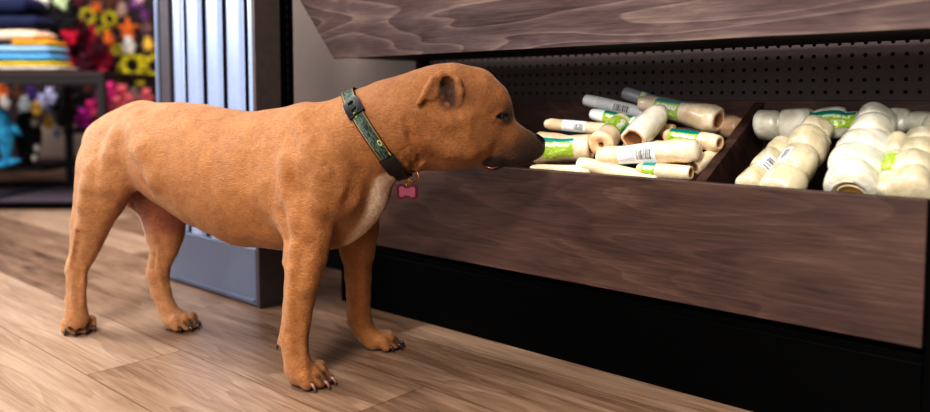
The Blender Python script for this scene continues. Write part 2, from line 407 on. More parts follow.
def band(name, S, s0, s1, th0, th1, mat, off=.0008):
    bm = bmesh.new(); uv = bm.loops.layers.uv.new('UVMap'); N, K = 14, 18; g = []
    for i in range(N + 1):
        g.append([bm.verts.new(S(s0 + (s1 - s0) * i / N, th0 + (th1 - th0) * j / K, off)) for j in range(K + 1)])
    for i in range(N):
        for j in range(K):
            f = bm.faces.new((g[i][j], g[i][j + 1], g[i + 1][j + 1], g[i + 1][j]))
            for l, (a, b) in zip(f.loops, ((i, j), (i, j + 1), (i + 1, j + 1), (i + 1, j))): l[uv].uv = (a / N, b / K)
    return link(name, bm, mat)
def product(name, label, cat, group, body, kids):
    """turn world-space meshes into one thing: the body mesh is the thing, kids its parts"""
    c = sum((v.co for v in body.data.vertices), Vector()) / len(body.data.vertices)
    for o in [body] + kids:
        o.data.transform(Matrix.Translation(-c))
    body.location = c; body.name = name
    for k in kids: k.parent = body
    return tag(body, label, cat, group)
def PB(x, y, Y): return onY(x, y, Y)
def pr(A, B, prof):   # profile radii in photo pixels -> metres
    d0, d1 = depth(A), depth(B); return [(s, r * (d0 + (d1 - d0) * s) / FP) for s, r in prof]
G = 'wrapped chew bones in the left bin compartment'
def bone(label, a, b, prof, mat='bone', hA=None, hB=None, labels=(), seed=0, lump=.04, oval=None, name='chew_bone'):
    A = PB(*a); B = PB(*b)
    body, S = rod(name, A, B, pr(A, B, prof), M[mat], lump, holeA=hA, holeB=hB, seed=seed, oval=oval)
    kids = [band('label' if 'label' in m_ else 'wrap', S, s0, s1, t0, t1, M[m_], off) for (m_, s0, s1, t0, t1, off) in labels]
    return product(name, label, 'dog chew', G, body, kids)
D = 6.283
bone('white wrapped tube with barcode, upper left of the bone pile', (586, 100, 1.35), (643, 113, 1.375), [(0, 5.5), (.1, 6.2), (1, 6.5)], 'whitewrap', hA=None, hB=None, labels=[('label_barcode', .18, .85, -1.3, 1.4, .0006)], seed=1, lump=.02)
bone('grey wrapped tube end sticking up at the top of the bone pile', (625, 93, 1.40), (668, 107, 1.42), [(0, 6.5), (.1, 7), (1, 7)], 'greywrap', labels=[('label_green', .36, .5, -PI, PI, .0006)], seed=2, lump=.02)
bone('large flared bone with lime and teal label on top of the pile', (642, 103, 1.355), (717, 120, 1.345), [(0, 7), (.08, 8.5), (.3, 9.5), (.6, 10.5), (.8, 13), (.93, 15), (1, 13.5)], 'bone', hB=.55, labels=[('label_green', .22, .56, -1.25, 1.5, .0007), ('film', .02, .72, -2.6, 2.6, .003)], seed=3, lump=.07)
bone('tan bone in crinkled film leaning by the divider', (705, 121, 1.39), (738, 128, 1.372), [(0, 9), (.4, 10), (.8, 11), (1, 9.5)], 'bone_t', hB=None, labels=[('film', .1, 1.05, -2.8, 2.8, .003)], seed=4, lump=.09)
bone('slim white tube with lime label under the white barcode tube', (593, 114, 1.325), (640, 124, 1.325), [(0, 5.5), (.1, 6.3), (1, 6.3)], 'whitewrap', labels=[('label_green', .28, .85, -1.3, 1.5, .0006)], seed=5, lump=.02)
bone('pale tube with barcode label at the left end of the pile', (547, 124, 1.28), (612, 130, 1.32), [(0, 4.5), (.06, 6), (.5, 6), (1, 6.5)], 'bone', labels=[('label_barcode', .26, .62, -1.3, 1.4, .0006)], seed=6, lump=.03)
bone('wide pale bone with lime label nearest the dog nose', (536, 149, 1.238), (590, 148, 1.262), [(0, 14), (.08, 17.5), (.25, 16), (.6, 14.5), (1, 13.5)], 'bone', hB=.4, labels=[('label_green', .24, .78, -.75, .6, .0007)], seed=7, lump=.06)
bone('stubby bone whose round spongy peach end faces out', (622, 122, 1.318), (602, 144, 1.225), [(0, 10), (.5, 11), (.85, 13), (1, 14)], 'bone', hB=.22, labels=[('label_green', .15, .62, -1.2, 1.9, .0007)], seed=8, lump=.05)
bone('glossy white hollow bone with wide open end', (660, 112, 1.31), (634, 139, 1.235), [(0, 9), (.15, 12.5), (.55, 14.5), (.85, 15), (1, 14.5)], 'bone_w', hB=.72, seed=9, lump=.06, oval=(.1, 0))
bone('bone with lime label and open right end below the flared bone', (668, 136, 1.285), (718, 143, 1.265), [(0, 7), (.1, 8.3), (.9, 9), (1, 8)], 'bone', hA=None, hB=.5, labels=[('label_green', .1, .68, -1.3, 1.4, .0007)], seed=10, lump=.03)
bone('long bone with barcode label lying across the front of the pile', (600, 157, 1.215), (697, 150, 1.222), [(0, 7), (.06, 9.5), (.4, 10.5), (.75, 11.5), (.9, 13.5), (1, 11)], 'bone', labels=[('label_barcode', .24, .64, -1.25, 1.35, .0007)], seed=11, lump=.06)
bone('short bone with hollow end at the foot of the divider', (640, 170, 1.208), (689, 173, 1.21), [(0, 6.5), (.1, 7.5), (.85, 8), (1, 7.6)], 'bone', hB=.6, labels=[('label_green', .1, .36, -1.3, 1.3, .0007)], seed=12, lump=.03)
bone('pale bone tucked behind the divider foot', (716, 154, 1.28), (695, 166, 1.236), [(0, 8), (.5, 8.5), (1, 9)], 'bone', hB=.5, seed=13, lump=.06)
bone('cream bone lying lowest at the left corner', (533, 169, 1.205), (590, 171, 1.208), [(0, 4), (.1, 5), (1, 6)], 'bone', seed=14, lump=.03)
bone('cream bone slanting down behind the front board', (581, 164, 1.213), (655, 180, 1.203), [(0, 7), (.1, 8), (1, 6.5)], 'bone', seed=15, lump=.04)
bone('small dark-ended bone wedged under the peach-ended bone', (610, 140, 1.30), (585, 149, 1.285), [(0, 8), (1, 8.5)], 'bone_t', hB=.6, seed=16, lump=.05)
bone('tan bone deep in the pile under the flared bone', (625, 128, 1.345), (672, 132, 1.335), [(0, 7), (1, 8)], 'bone_t', seed=17, lump=.05)
bone('cream bone deep in the pile above the long barcode bone', (628, 147, 1.275), (685, 149, 1.27), [(0, 8), (1, 8)], 'bone', labels=[('label_green', .1, .4, -1.3, 1.3, .0007)], seed=18, lump=.05)
bone('bone hidden low at the back of the bone pile', (600, 128, 1.385), (700, 138, 1.385), [(0, 9), (1, 9)], 'bone_t', seed=19, lump=.05)

G2 = 'vacuum packed rawhide rolls in the right bin compartment'
def roll(label, pts, rads, mat='hide', stick=None, lab=None, openB=False, seed=0, squash=1.):
    """knobby rolled rawhide: bulging segments, one per point"""
    P = [Vector(PB(*p)) for p in pts]; A = P[0]; B = P[-1]
    Rr = [r * depth(p) / FP for r, p in zip(rads, P)]
    # path extended by half segments
    cum = [0]
    for a, b in zip(P, P[1:]): cum.append(cum[-1] + (b - a).length)
    half0 = (P[1] - P[0]).length / 2; half1 = (P[-1] - P[-2]).length / 2
    tot = cum[-1] + half0 + half1
    def pos(d):
        d -= half0
        if d <= 0: return P[0] + (P[0] - P[1]).normalized() * (-d)
        if d >= cum[-1]: return P[-1] + (P[-1] - P[-2]).normalized() * (d - cum[-1])
        for i in range(len(P) - 1):
            if d <= cum[i + 1]: return P[i].lerp(P[i + 1], (d - cum[i]) / (cum[i + 1] - cum[i]))
    bounds = [0] + [half0 + (cum[i] + cum[i + 1]) / 2 for i in range(len(P) - 1)] + [tot]
    def rad(d):
        for i in range(len(P)):
            if d <= bounds[i + 1] + 1e-6:
                u = (d - bounds[i]) / (bounds[i + 1] - bounds[i]) * 2 - 1
                k = (1 - (.12 * abs(u) ** 2.5 if u < 0 else .27 * abs(u) ** 5))
                if (i == 0 and u < 0) : k = math.sqrt(max(0., 1 - (abs(u)) ** 5)) * .9 + .1 * k
                if (i == len(P) - 1 and u > 0 and not openB): k = math.sqrt(max(0., 1 - (abs(u)) ** 5)) * .9 + .1 * k
                return Rr[i] * k
        return Rr[-1] * .5
    t = (B - A).normalized(); v = Vector(CAM) - (A + B) / 2; e1 = (v - t * v.dot(t)).normalized(); e2 = t.cross(e1)
    def S(s, th, off=0):
        d = s * tot; c = pos(d)
        i = min(range(len(P)), key=lambda q: abs((bounds[q] + bounds[q + 1]) / 2 - d))
        q = 1 + .055 * noise.noise(Vector((math.cos(th) * 1.3 + i * 3.1 + seed, math.sin(th) * 1.3, d * 30))) + .03 * math.cos(3 * th + i * 2.1 + seed) + .05 * math.cos(2 * th + i * 1.7 + seed)
        # diagonal overlap ridge of the wound hide
        w = (th / (2 * PI) + d / tot * .8 + seed * .3) % 1.; q += .05 * (1 - w) ** 3
        fold = .012 * math.sin(9 * th + i * 2.4 + seed) * (1 - abs(rad(d) / max(Rr[i], 1e-6)))
        q += fold * 6 + .004 * noise.noise(Vector((math.cos(th) * 9, math.sin(th) * 9 + seed, d * 160)))
        return c + (e1 * math.cos(th) + e2 * math.sin(th)) * (rad(d) * q + off)
    bm = bmesh.new(); NS = 22 * len(P); seg = 44; rings = []
    for k in range(NS + 1): rings.append([bm.verts.new(S(k / NS, 2 * PI * j / seg)) for j in range(seg)])
    for a, b in zip(rings, rings[1:]):
        for j in range(seg): bm.faces.new((a[j], a[(j + 1) % seg], b[(j + 1) % seg], b[j]))
    bm.faces.new(rings[0][::-1])
    c = pos(tot)
    if openB:
        prev = rings[-1]
        for f, dd in ((.86, .002), (.76, -.001), (.6, -.003), (.3, -.004)):
            nr = [bm.verts.new(c + (v_.co - c) * f + t * dd) for v_ in rings[-1]]
            for j in range(seg):
                fc = bm.faces.new((prev[j], prev[(j + 1) % seg], nr[(j + 1) % seg], nr[j])); fc.material_index = 1 if f < .7 else 0
            prev = nr
        fc = bm.faces.new(prev); fc.material_index = 1
    else: bm.faces.new(rings[-1])
    body = link('rawhide_roll', bm, [M[mat], M['tan']]); kids = []
    if openB:
        b2 = bmesh.new(); pts2 = []
        rr = Rr[-1] * .70
        for k in range(40):
            a = k / 39 * 3.6 * PI; r_ = rr * (1 - .5 * k / 39); pts2.append(c + (e1 * math.cos(a) + e2 * math.sin(a)) * r_ + t * .001)
        tube(b2, pts2, .0016, 6); kids.append(link('rolled_layers', b2, M['hide_c']))
    if stick: kids.append(band('barcode_sticker', S, *stick[1:], M[stick[0]], .0012))
    if lab: kids.append(band('label', S, *lab, M['label_green'], .0012))
    return product('rawhide_roll', label, 'dog chew', G2, body, kids)
roll('white knotted rawhide roll lying along the back board with teal and lime label', [(768, 125, 1.375), (796, 126, 1.378), (834, 123, 1.382), (862, 124, 1.385)], [15.5, 16.5, 16, 14], 'hide', lab=(.5, .86, -.95, .3), seed=1)
roll('cream rawhide roll with barcode sticker beside the divider', [(782, 150, 1.30), (768, 165, 1.256), (752, 182, 1.217)], [12.5, 14, 14], 'hide_c', stick=('sticker', .52, .74, -.5, .6), seed=2)
roll('cream rawhide roll with barcode sticker left of the tallest roll', [(816, 131, 1.335), (808, 146, 1.30), (796, 166, 1.258), (782, 187, 1.22)], [15, 20, 20, 20], 'hide_c', stick=('sticker_v', .56, .72, .55, 1.15), seed=3)
roll('largest white rawhide roll with open tan end at the front', [(876, 121, 1.35), (871, 135, 1.315), (864, 151, 1.28), (858, 168, 1.248), (853, 186, 1.222)], [18, 22, 24.5, 26.5, 27], 'hide', openB=True, seed=4.5)
roll('white rawhide roll end lying at the back right of the largest roll', [(897, 121, 1.385), (922, 123, 1.387), (946, 125, 1.389)], [13, 12.5, 12], 'hide', seed=5)
roll('slim yellowish rawhide roll between the two large right rolls', [(897, 146, 1.285), (892, 166, 1.25), (888, 186, 1.222)], [11, 11, 11], 'hide_c', lab=(.45, .7, -1, 1), seed=6)
roll('cream rawhide roll at the right edge of the picture', [(921, 144, 1.33), (919, 157, 1.29), (915, 173, 1.25), (911, 190, 1.217)], [17, 20, 22, 23], 'hide_c', seed=7)
roll('white rawhide roll behind the cream one at the far right', [(938, 126, 1.36), (948, 140, 1.33), (952, 155, 1.30)], [12, 14, 14], 'hide', seed=8)
# ================================================================== FAR BACKGROUND (store aisle at the left), built in its own turned frame
def BG(px, py, d):   # real point at distance d into the store
    return hit(px, py, FW0, float(FW0 @ CAM) + d)
def W(u, d, z): return Vector(RT * u + FW0 * d + np.array([0, 0, z]))
RZ = AZ - PI / 2
def ux(px, d): return (px - 465) / FP * d
def zz(py, d): return CH + (HOR - py) / FP * d * 1.0
def wbox(name, u0, u1, d0, d1, z0, z1, mat, par=None, bevel=.002):
    bm = bmesh.new(); c = W((u0 + u1) / 2, (d0 + d1) / 2, (z0 + z1) / 2)
    hu, hd, hz = (u1 - u0) / 2, (d1 - d0) / 2, (z1 - z0) / 2
    box(bm, -hu, hu, -hd, hd, -hz, hz)
    rot = Matrix.Rotation(RZ, 4, 'Z')
    for v in bm.verts: v.co = rot @ v.co + c
    o = link(name, bm, mat, None, False, bevel)
    return keep(o, par) if par is not None else o
C = {}
def colm(name, rgb, **k):
    if name not in C: C[name] = flat(name, rgb, k.pop('rough', .85), **({'var': .5, 'vscale': 22} if 'plush' in name else {}), **k)
    return C[name]
# low wall behind the aisle
wall = wbox('wall_aisle', -6.0, ux(157, 5.4), 5.4, 5.45, 0, 2.4, M['walldark']); tag(wall, kind='structure')
# front rack table
d0, d1 = 3.43, 4.2
tb = thing('rack_table', 'dark metal rack table carrying the folded towels', 'table', tuple(W(-1.9, 3.8, 0)))
u1 = ux(105, d0)
wbox('tabletop', -3.3, u1, d0, d1, zz(77, d0), zz(71.5, d0), colm('dark_brown_tabletop', (52, 38, 36), rough=.7), tb)
wbox('apron', -3.3, u1, d0 + .003, d0 + .03, zz(84, d0), zz(77, d0) - .001, M['blackm'], tb)
for u, d in ((u1 - .032, d0), (-3.3, d0), (ux(67, 4.2), d1 - .03)):
    wbox('leg', u, u + .032, d + .003, d + .032, 0, zz(84, d0) - .0005, M['blackm'], tb)
wbox('shelf', -3.3, ux(67, 4.16), 3.9, 4.16, .115, .14, M['blackm'], tb)
plat = thing('floor_platform', 'low black framed platform on the floor under the rack table', 'platform', tuple(W(-2.2, 3.8, 0)))
wbox('front_rail', -3.3, ux(82, 3.4), 3.38, 3.42, 0, .028, M['black'], plat)
wbox('back_rail', -3.3, ux(82, 4.1), 4.22, 4.25, 0, .028, M['black'], plat)
wbox('mat', -3.3, ux(82, 3.5), 3.42, 4.22, 0.001, .012, colm('grey_purple_mat', (96, 84, 92)), plat)
wbox('cross_bar', ux(10, 3.8) - .02, ux(10, 3.8) + .02, 3.42, 4.22, .012, .026, colm('dark_blue_bar', (38, 48, 66)), plat)
# second rack behind
rk = thing('shelf_rack', 'black shelf rack standing behind the dog rump', 'rack', tuple(W(-2.0, 4.6, 0)))
wbox('shelf', ux(64, 4.3), ux(150, 4.3), 4.28, 4.7, zz(133, 4.3), zz(128, 4.3), M['blackm'], rk)
for x in (66, 150): wbox('leg', ux(x, 4.3), ux(x, 4.3) + .035, 4.28, 4.31, 0, zz(133, 4.3) - .0005, M['blackm'], rk)
wbox('back_panel', ux(40, 4.75), ux(150, 4.75), 4.72, 4.74, .12, zz(125, 4.75), M['wallbeige'], rk)

# folded towels
def towel(label, px0, px1, py0, py1, d, mat, seed):
    """one folded towel: rounded slab with soft wavy top and folded edge lines"""
    bm = bmesh.new(); n, m_ = 26, 8; u0, u1_ = ux(px0, d), ux(px1, d); z0, z1 = zz(py1, d), zz(py0, d); D_ = .17
    prof = []
    for k in range(12):
        a = PI / 2 + PI * k / 11; prof.append((.5 + .5 * 0, 0))
    rings = []
    for i in range(n + 1):
        u = u0 + (u1_ - u0) * i / n; f = 1 - .5 * max(0, abs(2 * i / n - 1) - .9) * 10
        w = .0012 * math.sin(i * .7 + seed) + .0008 * math.sin(i * 1.9 + seed * 2)
        ring = []
        for k in range(16):
            a = 2 * PI * k / 16; cs, sn = math.cos(a), math.sin(a)
            dy = D_ / 2 * math.copysign(abs(cs) ** .3, cs); dzz = (z1 - z0) / 2 * .93 * f * math.copysign(abs(sn) ** .7, sn)
            ring.append(bm.verts.new(W(u, d + D_ / 2 + dy, (z0 + z1) / 2 + dzz + (w if sn > 0 else w * .3))))
        rings.append(ring)
    for a, b in zip(rings, rings[1:]):
        for j in range(16): bm.faces.new((a[j], a[(j + 1) % 16], b[(j + 1) % 16], b[j]))
    bm.faces.new(rings[0][::-1]); bm.faces.new(rings[-1])
    return tag(link('folded_towel', bm, mat), label, 'towel', 'folded towels on the rack table')
dt = 3.5
towel('cream folded towel at the bottom of the stack', -60, 62, 66, 70.5, dt, colm('cream_towel', (216, 206, 190)), 1)
towel('yellow folded towel low in the stack', -60, 56, 61.5, 66, dt, colm('yellow_towel', (226, 196, 60)), 2)
towel('blue folded towel in the middle of the stack', -60, 54, 53, 61.5, dt, colm('blue_towel', (92, 160, 204)), 3)
towel('light blue folded towel above the blue one', -60, 53, 45.5, 53, dt, colm('light_blue_towel', (150, 188, 212)), 4)
towel('orange yellow folded towel on the light blue one', 14, 51, 40.5, 45.5, dt, colm('amber_towel', (232, 170, 44)), 5)
towel('peach folded towel under the navy ones', -60, 41, 29.5, 40.5, dt, colm('peach_towel', (236, 204, 176)), 6)
towel('lower navy folded blanket on top of the stack', -60, 40, 15, 29, dt, colm('navy_blanket', (18, 28, 66)), 7)
towel('upper navy folded blanket on top of the stack', -60, 31, -4, 14.5, dt, colm('navy_blanket', (18, 28, 66)), 8)

# plush toys
def ball_bm(bm, c, r, sc=(1, 1, 1), rough=0, seed=0, sub=2):
    res = bmesh.ops.create_icosphere(bm, subdivisions=sub, radius=1)
    for v in res['verts']:
        k = 1 + (noise.noise(v.co * 2.2 + Vector((seed, seed * 2, 0))) * rough if rough else 0)
        v.co = Vector(c) + Matrix.Rotation(RZ, 3, 'Z') @ Vector((v.co.x * r * sc[0] * k, v.co.y * r * sc[1] * k, v.co.z * r * sc[2] * k))
def plush(name, label, px, py, d, r, mat, sc=(1, .7, 1), ears=None, group=None, seed=0, rough=.25, eye=None):
    """small soft toy: body, head and limbs"""
    d_ = r * d / FP; c = W(ux(px, d), d, zz(py, d)); bm = bmesh.new(); R3 = Matrix.Rotation(RZ, 3, 'Z')
    ball_bm(bm, c, d_, sc, rough, seed)
    ball_bm(bm, c + R3 @ Vector((0, -.3 * d_, d_ * 1.0)), d_ * .68, (1, .9, .95), rough, seed + 1)
    for sx in (-1, 1):
        ball_bm(bm, c + R3 @ Vector((sx * d_ * .85, -.2 * d_, d_ * .2)), d_ * .38, (1, 1, 1.3), rough, seed + 2, 1)
        ball_bm(bm, c + R3 @ Vector((sx * d_ * .5, -.35 * d_, -d_ * .85)), d_ * .42, (1, 1.3, .9), rough, seed + 3, 1)
        ball_bm(bm, c + R3 @ Vector((sx * d_ * .45, -.25 * d_, d_ * 1.6)), d_ * .25, (1, .6, 1.2), rough, seed + 4, 1)
    o = link(name, bm, mat); return tag(o, label, 'toy', group)
def ring_toy(label, px, py, d, r, mat):
    c = W(ux(px, d), d, zz(py, d)); R_ = r * d / FP; bm = bmesh.new(); R3 = Matrix.Rotation(RZ, 3, 'Z'); N, K = 48, 10; rg = []
    for i in range(N):
        a = 2 * PI * i / N; q = R_ * (.74 + .08 * math.cos(8 * a)); rr = R_ * (.26 + .09 * math.cos(8 * a)); ring = []
        for j in range(K):
            b = 2 * PI * j / K; ring.append(bm.verts.new(c + R3 @ Vector(((q + rr * math.cos(b)) * math.cos(a), rr * math.sin(b), (q + rr * math.cos(b)) * math.sin(a)))))
        rg.append(ring)
    for i in range(N):
        for j in range(K): bm.faces.new((rg[i][j], rg[(i + 1) % N][j], rg[(i + 1) % N][(j + 1) % K], rg[i][(j + 1) % K]))
    return tag(link('ring_toy', bm, mat), label, 'toy', 'bright ring toys on the far wall')
def star_toy(label, px, py, d, r, mat, rot=0):
    c = W(ux(px, d), d, zz(py, d)); R_ = r * d / FP; bm = bmesh.new(); R3 = Matrix.Rotation(RZ, 3, 'Z')
    for k in range(5):
        a = PI / 2 + rot + k * 2 * PI / 5
        tube(bm, [c, c + R3 @ Vector((math.cos(a) * R_ * .5, -.1 * R_, math.sin(a) * R_ * .5)), c + R3 @ Vector((math.cos(a) * R_, 0, math.sin(a) * R_))], [R_ * .3, R_ * .24, R_ * .07], 10)
    ball_bm(bm, c, R_ * .36, (1, .7, 1))
    return tag(link('starfish_toy', bm, mat), label, 'toy')
yel = colm('yellow_plush', (196, 182, 36)); ora = colm('orange_plush', (206, 110, 44)); cer = colm('dark_red_plush', (142, 18, 52)); mag = colm('magenta_plush', (178, 44, 110))
pnk = colm('salmon_plush', (196, 98, 104)); blk = colm('black_plush', (18, 16, 20)); whi = colm('white_plush', (214, 208, 200)); pur = colm('purple_plush', (124, 70, 130)); dol = colm('sky_blue_plush', (70, 176, 238)); lav = colm('lavender_white_plush', (176, 176, 206)); gre = colm('pale_green_plush', (182, 196, 158))
red2 = colm('crimson_plush', (196, 30, 66)); maroon = colm('maroon_plush', (74, 16, 34)); bro = colm('brown_plush', (100, 60, 40)); gol = colm('gold_plush', (222, 178, 80)); vio = colm('violet_plush', (74, 50, 120))
dw = 5.25
ring_toy('large yellow flower ring toy at mid height on the far wall', 134, 66, dw, 12.5, yel)
ring_toy('yellow flower ring toy half hidden by the slat unit', 156, 67, dw, 12, yel)
ring_toy('yellow ring toy high at left on the far wall', 92, 17, dw, 8.5, yel)
ring_toy('yellow ring toy high beside the starfish', 113, 20, dw, 8, yel)
ring_toy('small yellow ring toy hanging below the two high ones', 105, 33, dw, 6, yel)
ring_toy('small yellow ring toy left of the large flower ring', 119, 50, dw, 5.5, yel)
star_toy('orange starfish plush on the far wall', 131, 30, dw, 12, ora)
star_toy('purple starfish plush at the top of the far wall', 140, 6, dw, 9, pur, .3)
star_toy('orange starfish plush between the small yellow rings', 100, 9, dw, 8, ora, .5)
GP = 'soft toys hanging on the far wall'
plush('plush_toy', 'white plush toy right above the large yellow ring', 132, 47, dw, 6, whi, group=GP, seed=1)
plush('plush_toy', 'orange plush toy above the half hidden yellow ring', 151, 46, dw, 5, gol, group=GP, seed=2)
plush('plush_toy', 'pink white plush toy at the top right of the far wall', 143, 0, dw, 5, colm('pink_white_plush', (222, 180, 196)), group=GP, seed=3)
plush('plush_toy', 'beige plush toy left of the purple starfish', 126, 12, dw, 5, colm('beige_plush', (170, 140, 130)), group=GP, seed=4)
plush('plush_toy', 'brown plush toy right of the orange starfish', 150, 30, dw, 5, colm('rose_brown_plush', (130, 96, 96)), group=GP, seed=5)
plush('plush_toy', 'orange plush toy just left of the starfish tips', 112, 41, dw, 5.5, ora, group=GP, seed=6)
for i, (x, y, r) in enumerate(((88, 90, 5), (116, 5, 5), (148, 16, 4), (112, 62, 5), (120, 76, 5), (142, 80, 5), (106, 72, 6))):
    o = plush('plush_toy', None, x, y, dw + .03, r, [bro, bro, pur, maroon, yel, yel, maroon][i], seed=i + 20)
    tag(o, ['brown plush toy low behind the rack post', 'brown plush toy at the top between the stars', 'purple plush toy below the purple starfish', 'maroon plush toy left of the large flower ring', 'yellow plush toy low left of the large flower ring', 'yellow plush toy right below the large flower ring', 'maroon plush toy beside the dark red pile'][i], 'toy', GP)
# dark red soft toys piled behind the table
GR = 'dark red fuzzy toys heaped behind the rack table'
pile = [(74, 36, 8, red2), (86, 32, 7, maroon), (94, 40, 8, red2), (68, 48, 8, cer), (80, 48, 8, maroon), (92, 52, 8, cer), (102, 48, 7, maroon), (108, 58, 7, cer), (76, 60, 8, red2), (88, 66, 8, maroon), (100, 66, 8, cer), (112, 70, 6, maroon), (106, 80, 7, cer), (114, 84, 6, maroon)]
word = ['topmost', 'second from the top', 'right shoulder', 'upper left', 'centre left', 'centre', 'centre right', 'right edge', 'lower left, brightest', 'lower middle', 'lower right', 'outer lower right', 'beside the post, lower', 'lowest by the slat unit']
for i, (x, y, r, m_) in enumerate(pile):
    plush('plush_toy', 'dark red fuzzy plush toy in the heap behind the towels, ' + word[i], x, y, 4.75 + .06 * (i % 3), r, m_, group=GR, seed=40 + i, rough=.5)
# black and white plush at top
for i, (x, y, r, m_) in enumerate([(47, 3, 7, whi), (57, 9, 7, blk), (66, 4, 7, gre), (76, 8, 7, blk), (62, 20, 8, blk), (48, 18, 7, blk), (36, 12, 5, whi), (54, 28, 5, colm('blush_plush', (196, 160, 150))), (74, 22, 7, blk), (36, 0, 5, mag), (84, 2, 6, maroon), (58, 40, 8, blk)]):
    plush('plush_toy', ['white plush toy above the navy blankets', 'black plush toy between the white and green ones', 'pale green plush toy at the top edge', 'black plush toy right of the green one', 'black plush toy under the green one', 'black plush toy touching the navy blankets', 'small white plush toy against the navy blanket', 'blush plush toy at the end of the peach towel', 'black plush toy above the dark red heap', 'magenta plush toy at the top edge', 'maroon plush toy at the top edge', 'black plush toy behind the towel stack end'][i], x, y, 4.3 + .05 * (i % 2), r, m_, group='mixed soft toys above the towel stack', seed=70 + i, rough=.45)
# pink and magenta heap on the back rack
for i, (x, y, r, m_) in enumerate([(104, 104, 8, mag), (92, 112, 7, mag), (84, 120, 7, colm('bright_magenta_plush', (178, 40, 150))), (97, 122, 7, pnk), (112, 94, 7, mag), (124, 97, 7, pnk), (118, 108, 7, pnk), (136, 98, 6, colm('checked_plush', (120, 100, 90))), (148, 99, 6, pnk), (110, 118, 7, pnk), (132, 108, 7, pnk), (146, 110, 7, mag)]):
    plush('plush_toy', ['magenta plush toy right behind the rack post', 'magenta plush toy left of the rack post', 'bright magenta plush toy at the left end of the back rack', 'salmon plush toy low by the dog rump', 'magenta plush toy topmost on the back rack', 'salmon plush toy right of the topmost magenta one', 'salmon plush toy just above the dog rump', 'brownish checked plush toy above the dog back', 'salmon plush toy touching the slat unit edge', 'salmon plush toy behind the dog rump', 'salmon plush toy behind the dog back', 'magenta plush toy behind the dog back'][i], x, y, 4.42 + .06 * (i % 2), r, m_, group='pink soft toys on the back rack', seed=100 + i, rough=.4)
# under the table
for i, (x, y, r, m_) in enumerate([(70, 98, 8, blk), (80, 96, 7, blk), (60, 104, 7, blk), (76, 108, 9, blk), (66, 118, 8, blk), (88, 103, 6, blk), (52, 98, 6, lav), (44, 104, 6, lav), (50, 112, 6, lav), (38, 110, 5, gol), (49, 123, 5, gol), (34, 97, 6, vio), (26, 106, 6, colm('pale_grey_plush', (182, 188, 190))), (6, 104, 5, whi), (4, 93, 6, ora), (20, 95, 6, bro), (56, 134, 3.5, lav)]):
    plush('plush_toy', ['black fuzzy plush toy under the table, upper', 'black fuzzy plush toy under the table, nearest the post top', 'black fuzzy plush toy under the table, beside the lavender ones', 'largest black fuzzy plush toy under the table', 'lowest black fuzzy plush toy under the table', 'small black fuzzy plush toy touching the post', 'topmost lavender plush toy under the table', 'left lavender plush toy under the table', 'lowest lavender plush toy under the table', 'gold plush toy right of the orca', 'gold plush toy under the lavender ones', 'violet plush toy under the table edge', 'pale grey plush toy above the orca', 'white plush toy above the dolphin', 'orange plush toy at the left edge under the table', 'brown plush toy under the table edge', 'tiny lavender plush toy hanging lowest'][i], x, y, 4.45 + .05 * (i % 3), r, m_, group='soft toys under the rack table', seed=140 + i, rough=.45)
# dolphin
def swimmer(name, label, mat, px, py0, py1, d, r, parts):
    bm = bmesh.new(); P = [W(ux(x, d), d, zz(y, d)) for x, y, _ in parts]; tube(bm, P, [q * d / FP for _, _, q in parts], 14)
    return bm, P
R3 = Matrix.Rotation(RZ, 3, 'Z')
bm, P = swimmer('d', '', dol, 0, 0, 0, 3.82, 0, [(-1, 108, 3), (1, 114, 7), (3, 125, 9), (5, 138, 8), (5, 150, 5.5), (5, 160, 3.2), (6, 165, 1.8)])
k = 3.82 / FP
for a, b, ra, rb in (((4, 163), (20, 160), 4.5, 1), ((4, 163), (-10, 167), 4.5, 1), ((13, 126), (21, 136), 4, 1), ((-3, 130), (-9, 138), 4, 1)):
    A, B = [W(ux(x, 3.82), 3.82, zz(y, 3.82)) for x, y in (a, b)]; tube(bm, [A, (A + B) / 2, B], [ra * k, ra * .8 * k, rb * k], 10)
tag(link('dolphin_toy', bm, dol), 'sky blue dolphin plush hanging tail down under the rack table', 'toy')
bm, P = swimmer('o', '', blk, 0, 0, 0, 4.05, 0, [(25, 112, 4), (27, 118, 9), (28, 132, 12), (28, 146, 11), (27, 158, 8), (26, 163, 4)])
o = link('orca_toy', bm, blk); tag(o, 'black and white orca plush beside the blue dolphin', 'toy')
for (x, y, r) in ((34, 122, 4), (36, 148, 3.5), (33, 158, 3)):
    b2 = bmesh.new(); ball_bm(b2, W(ux(x, 3.99), 3.99, zz(y, 3.99)), r * k, (1, .6, 1.3)); keep(link('white_patch', b2, whi), o)

# ================================================================== LIGHT
def area(name, loc, target, size, power, color=(1, 1, 1), sy=None):
    l = bpy.data.lights.new(name, 'AREA'); l.energy = power; l.color = color; l.size = size
    if sy: l.shape = 'RECTANGLE'; l.size_y = sy
    o = bpy.data.objects.new(name, l); COL.objects.link(o); o.location = loc
    o.rotation_euler = (Vector(target) - Vector(loc)).to_track_quat('-Z', 'Y').to_euler(); return o
area('key_light', (-.03, -1.0, 2.25), (-1.1, 1.0, .3),   .5, 40, (1, .96, .91))
area('window_light', (-4.3, -.7, 1.9), (-1.6, .9, .4), 1.8, 58, (.95, .93, 1.))
area('ceiling_light', (-2.1, -.1, 2.7), (-1.9, .5, 0), 1.2, 37, (1, .97, .93), .5)
area('ceiling_light', (-3.4, 2.0, 2.8), (-3.6, 2.3, 0), 1.6, 27, (1, .97, .95), 1.0)
area('fill_light', (.25, -1.6, 1.15), (-.7, 1.3, .4), 1.3, 26, (1, .97, .94))
wd = bpy.data.worlds.new('world'); bpy.context.scene.world = wd; wd.use_nodes = True
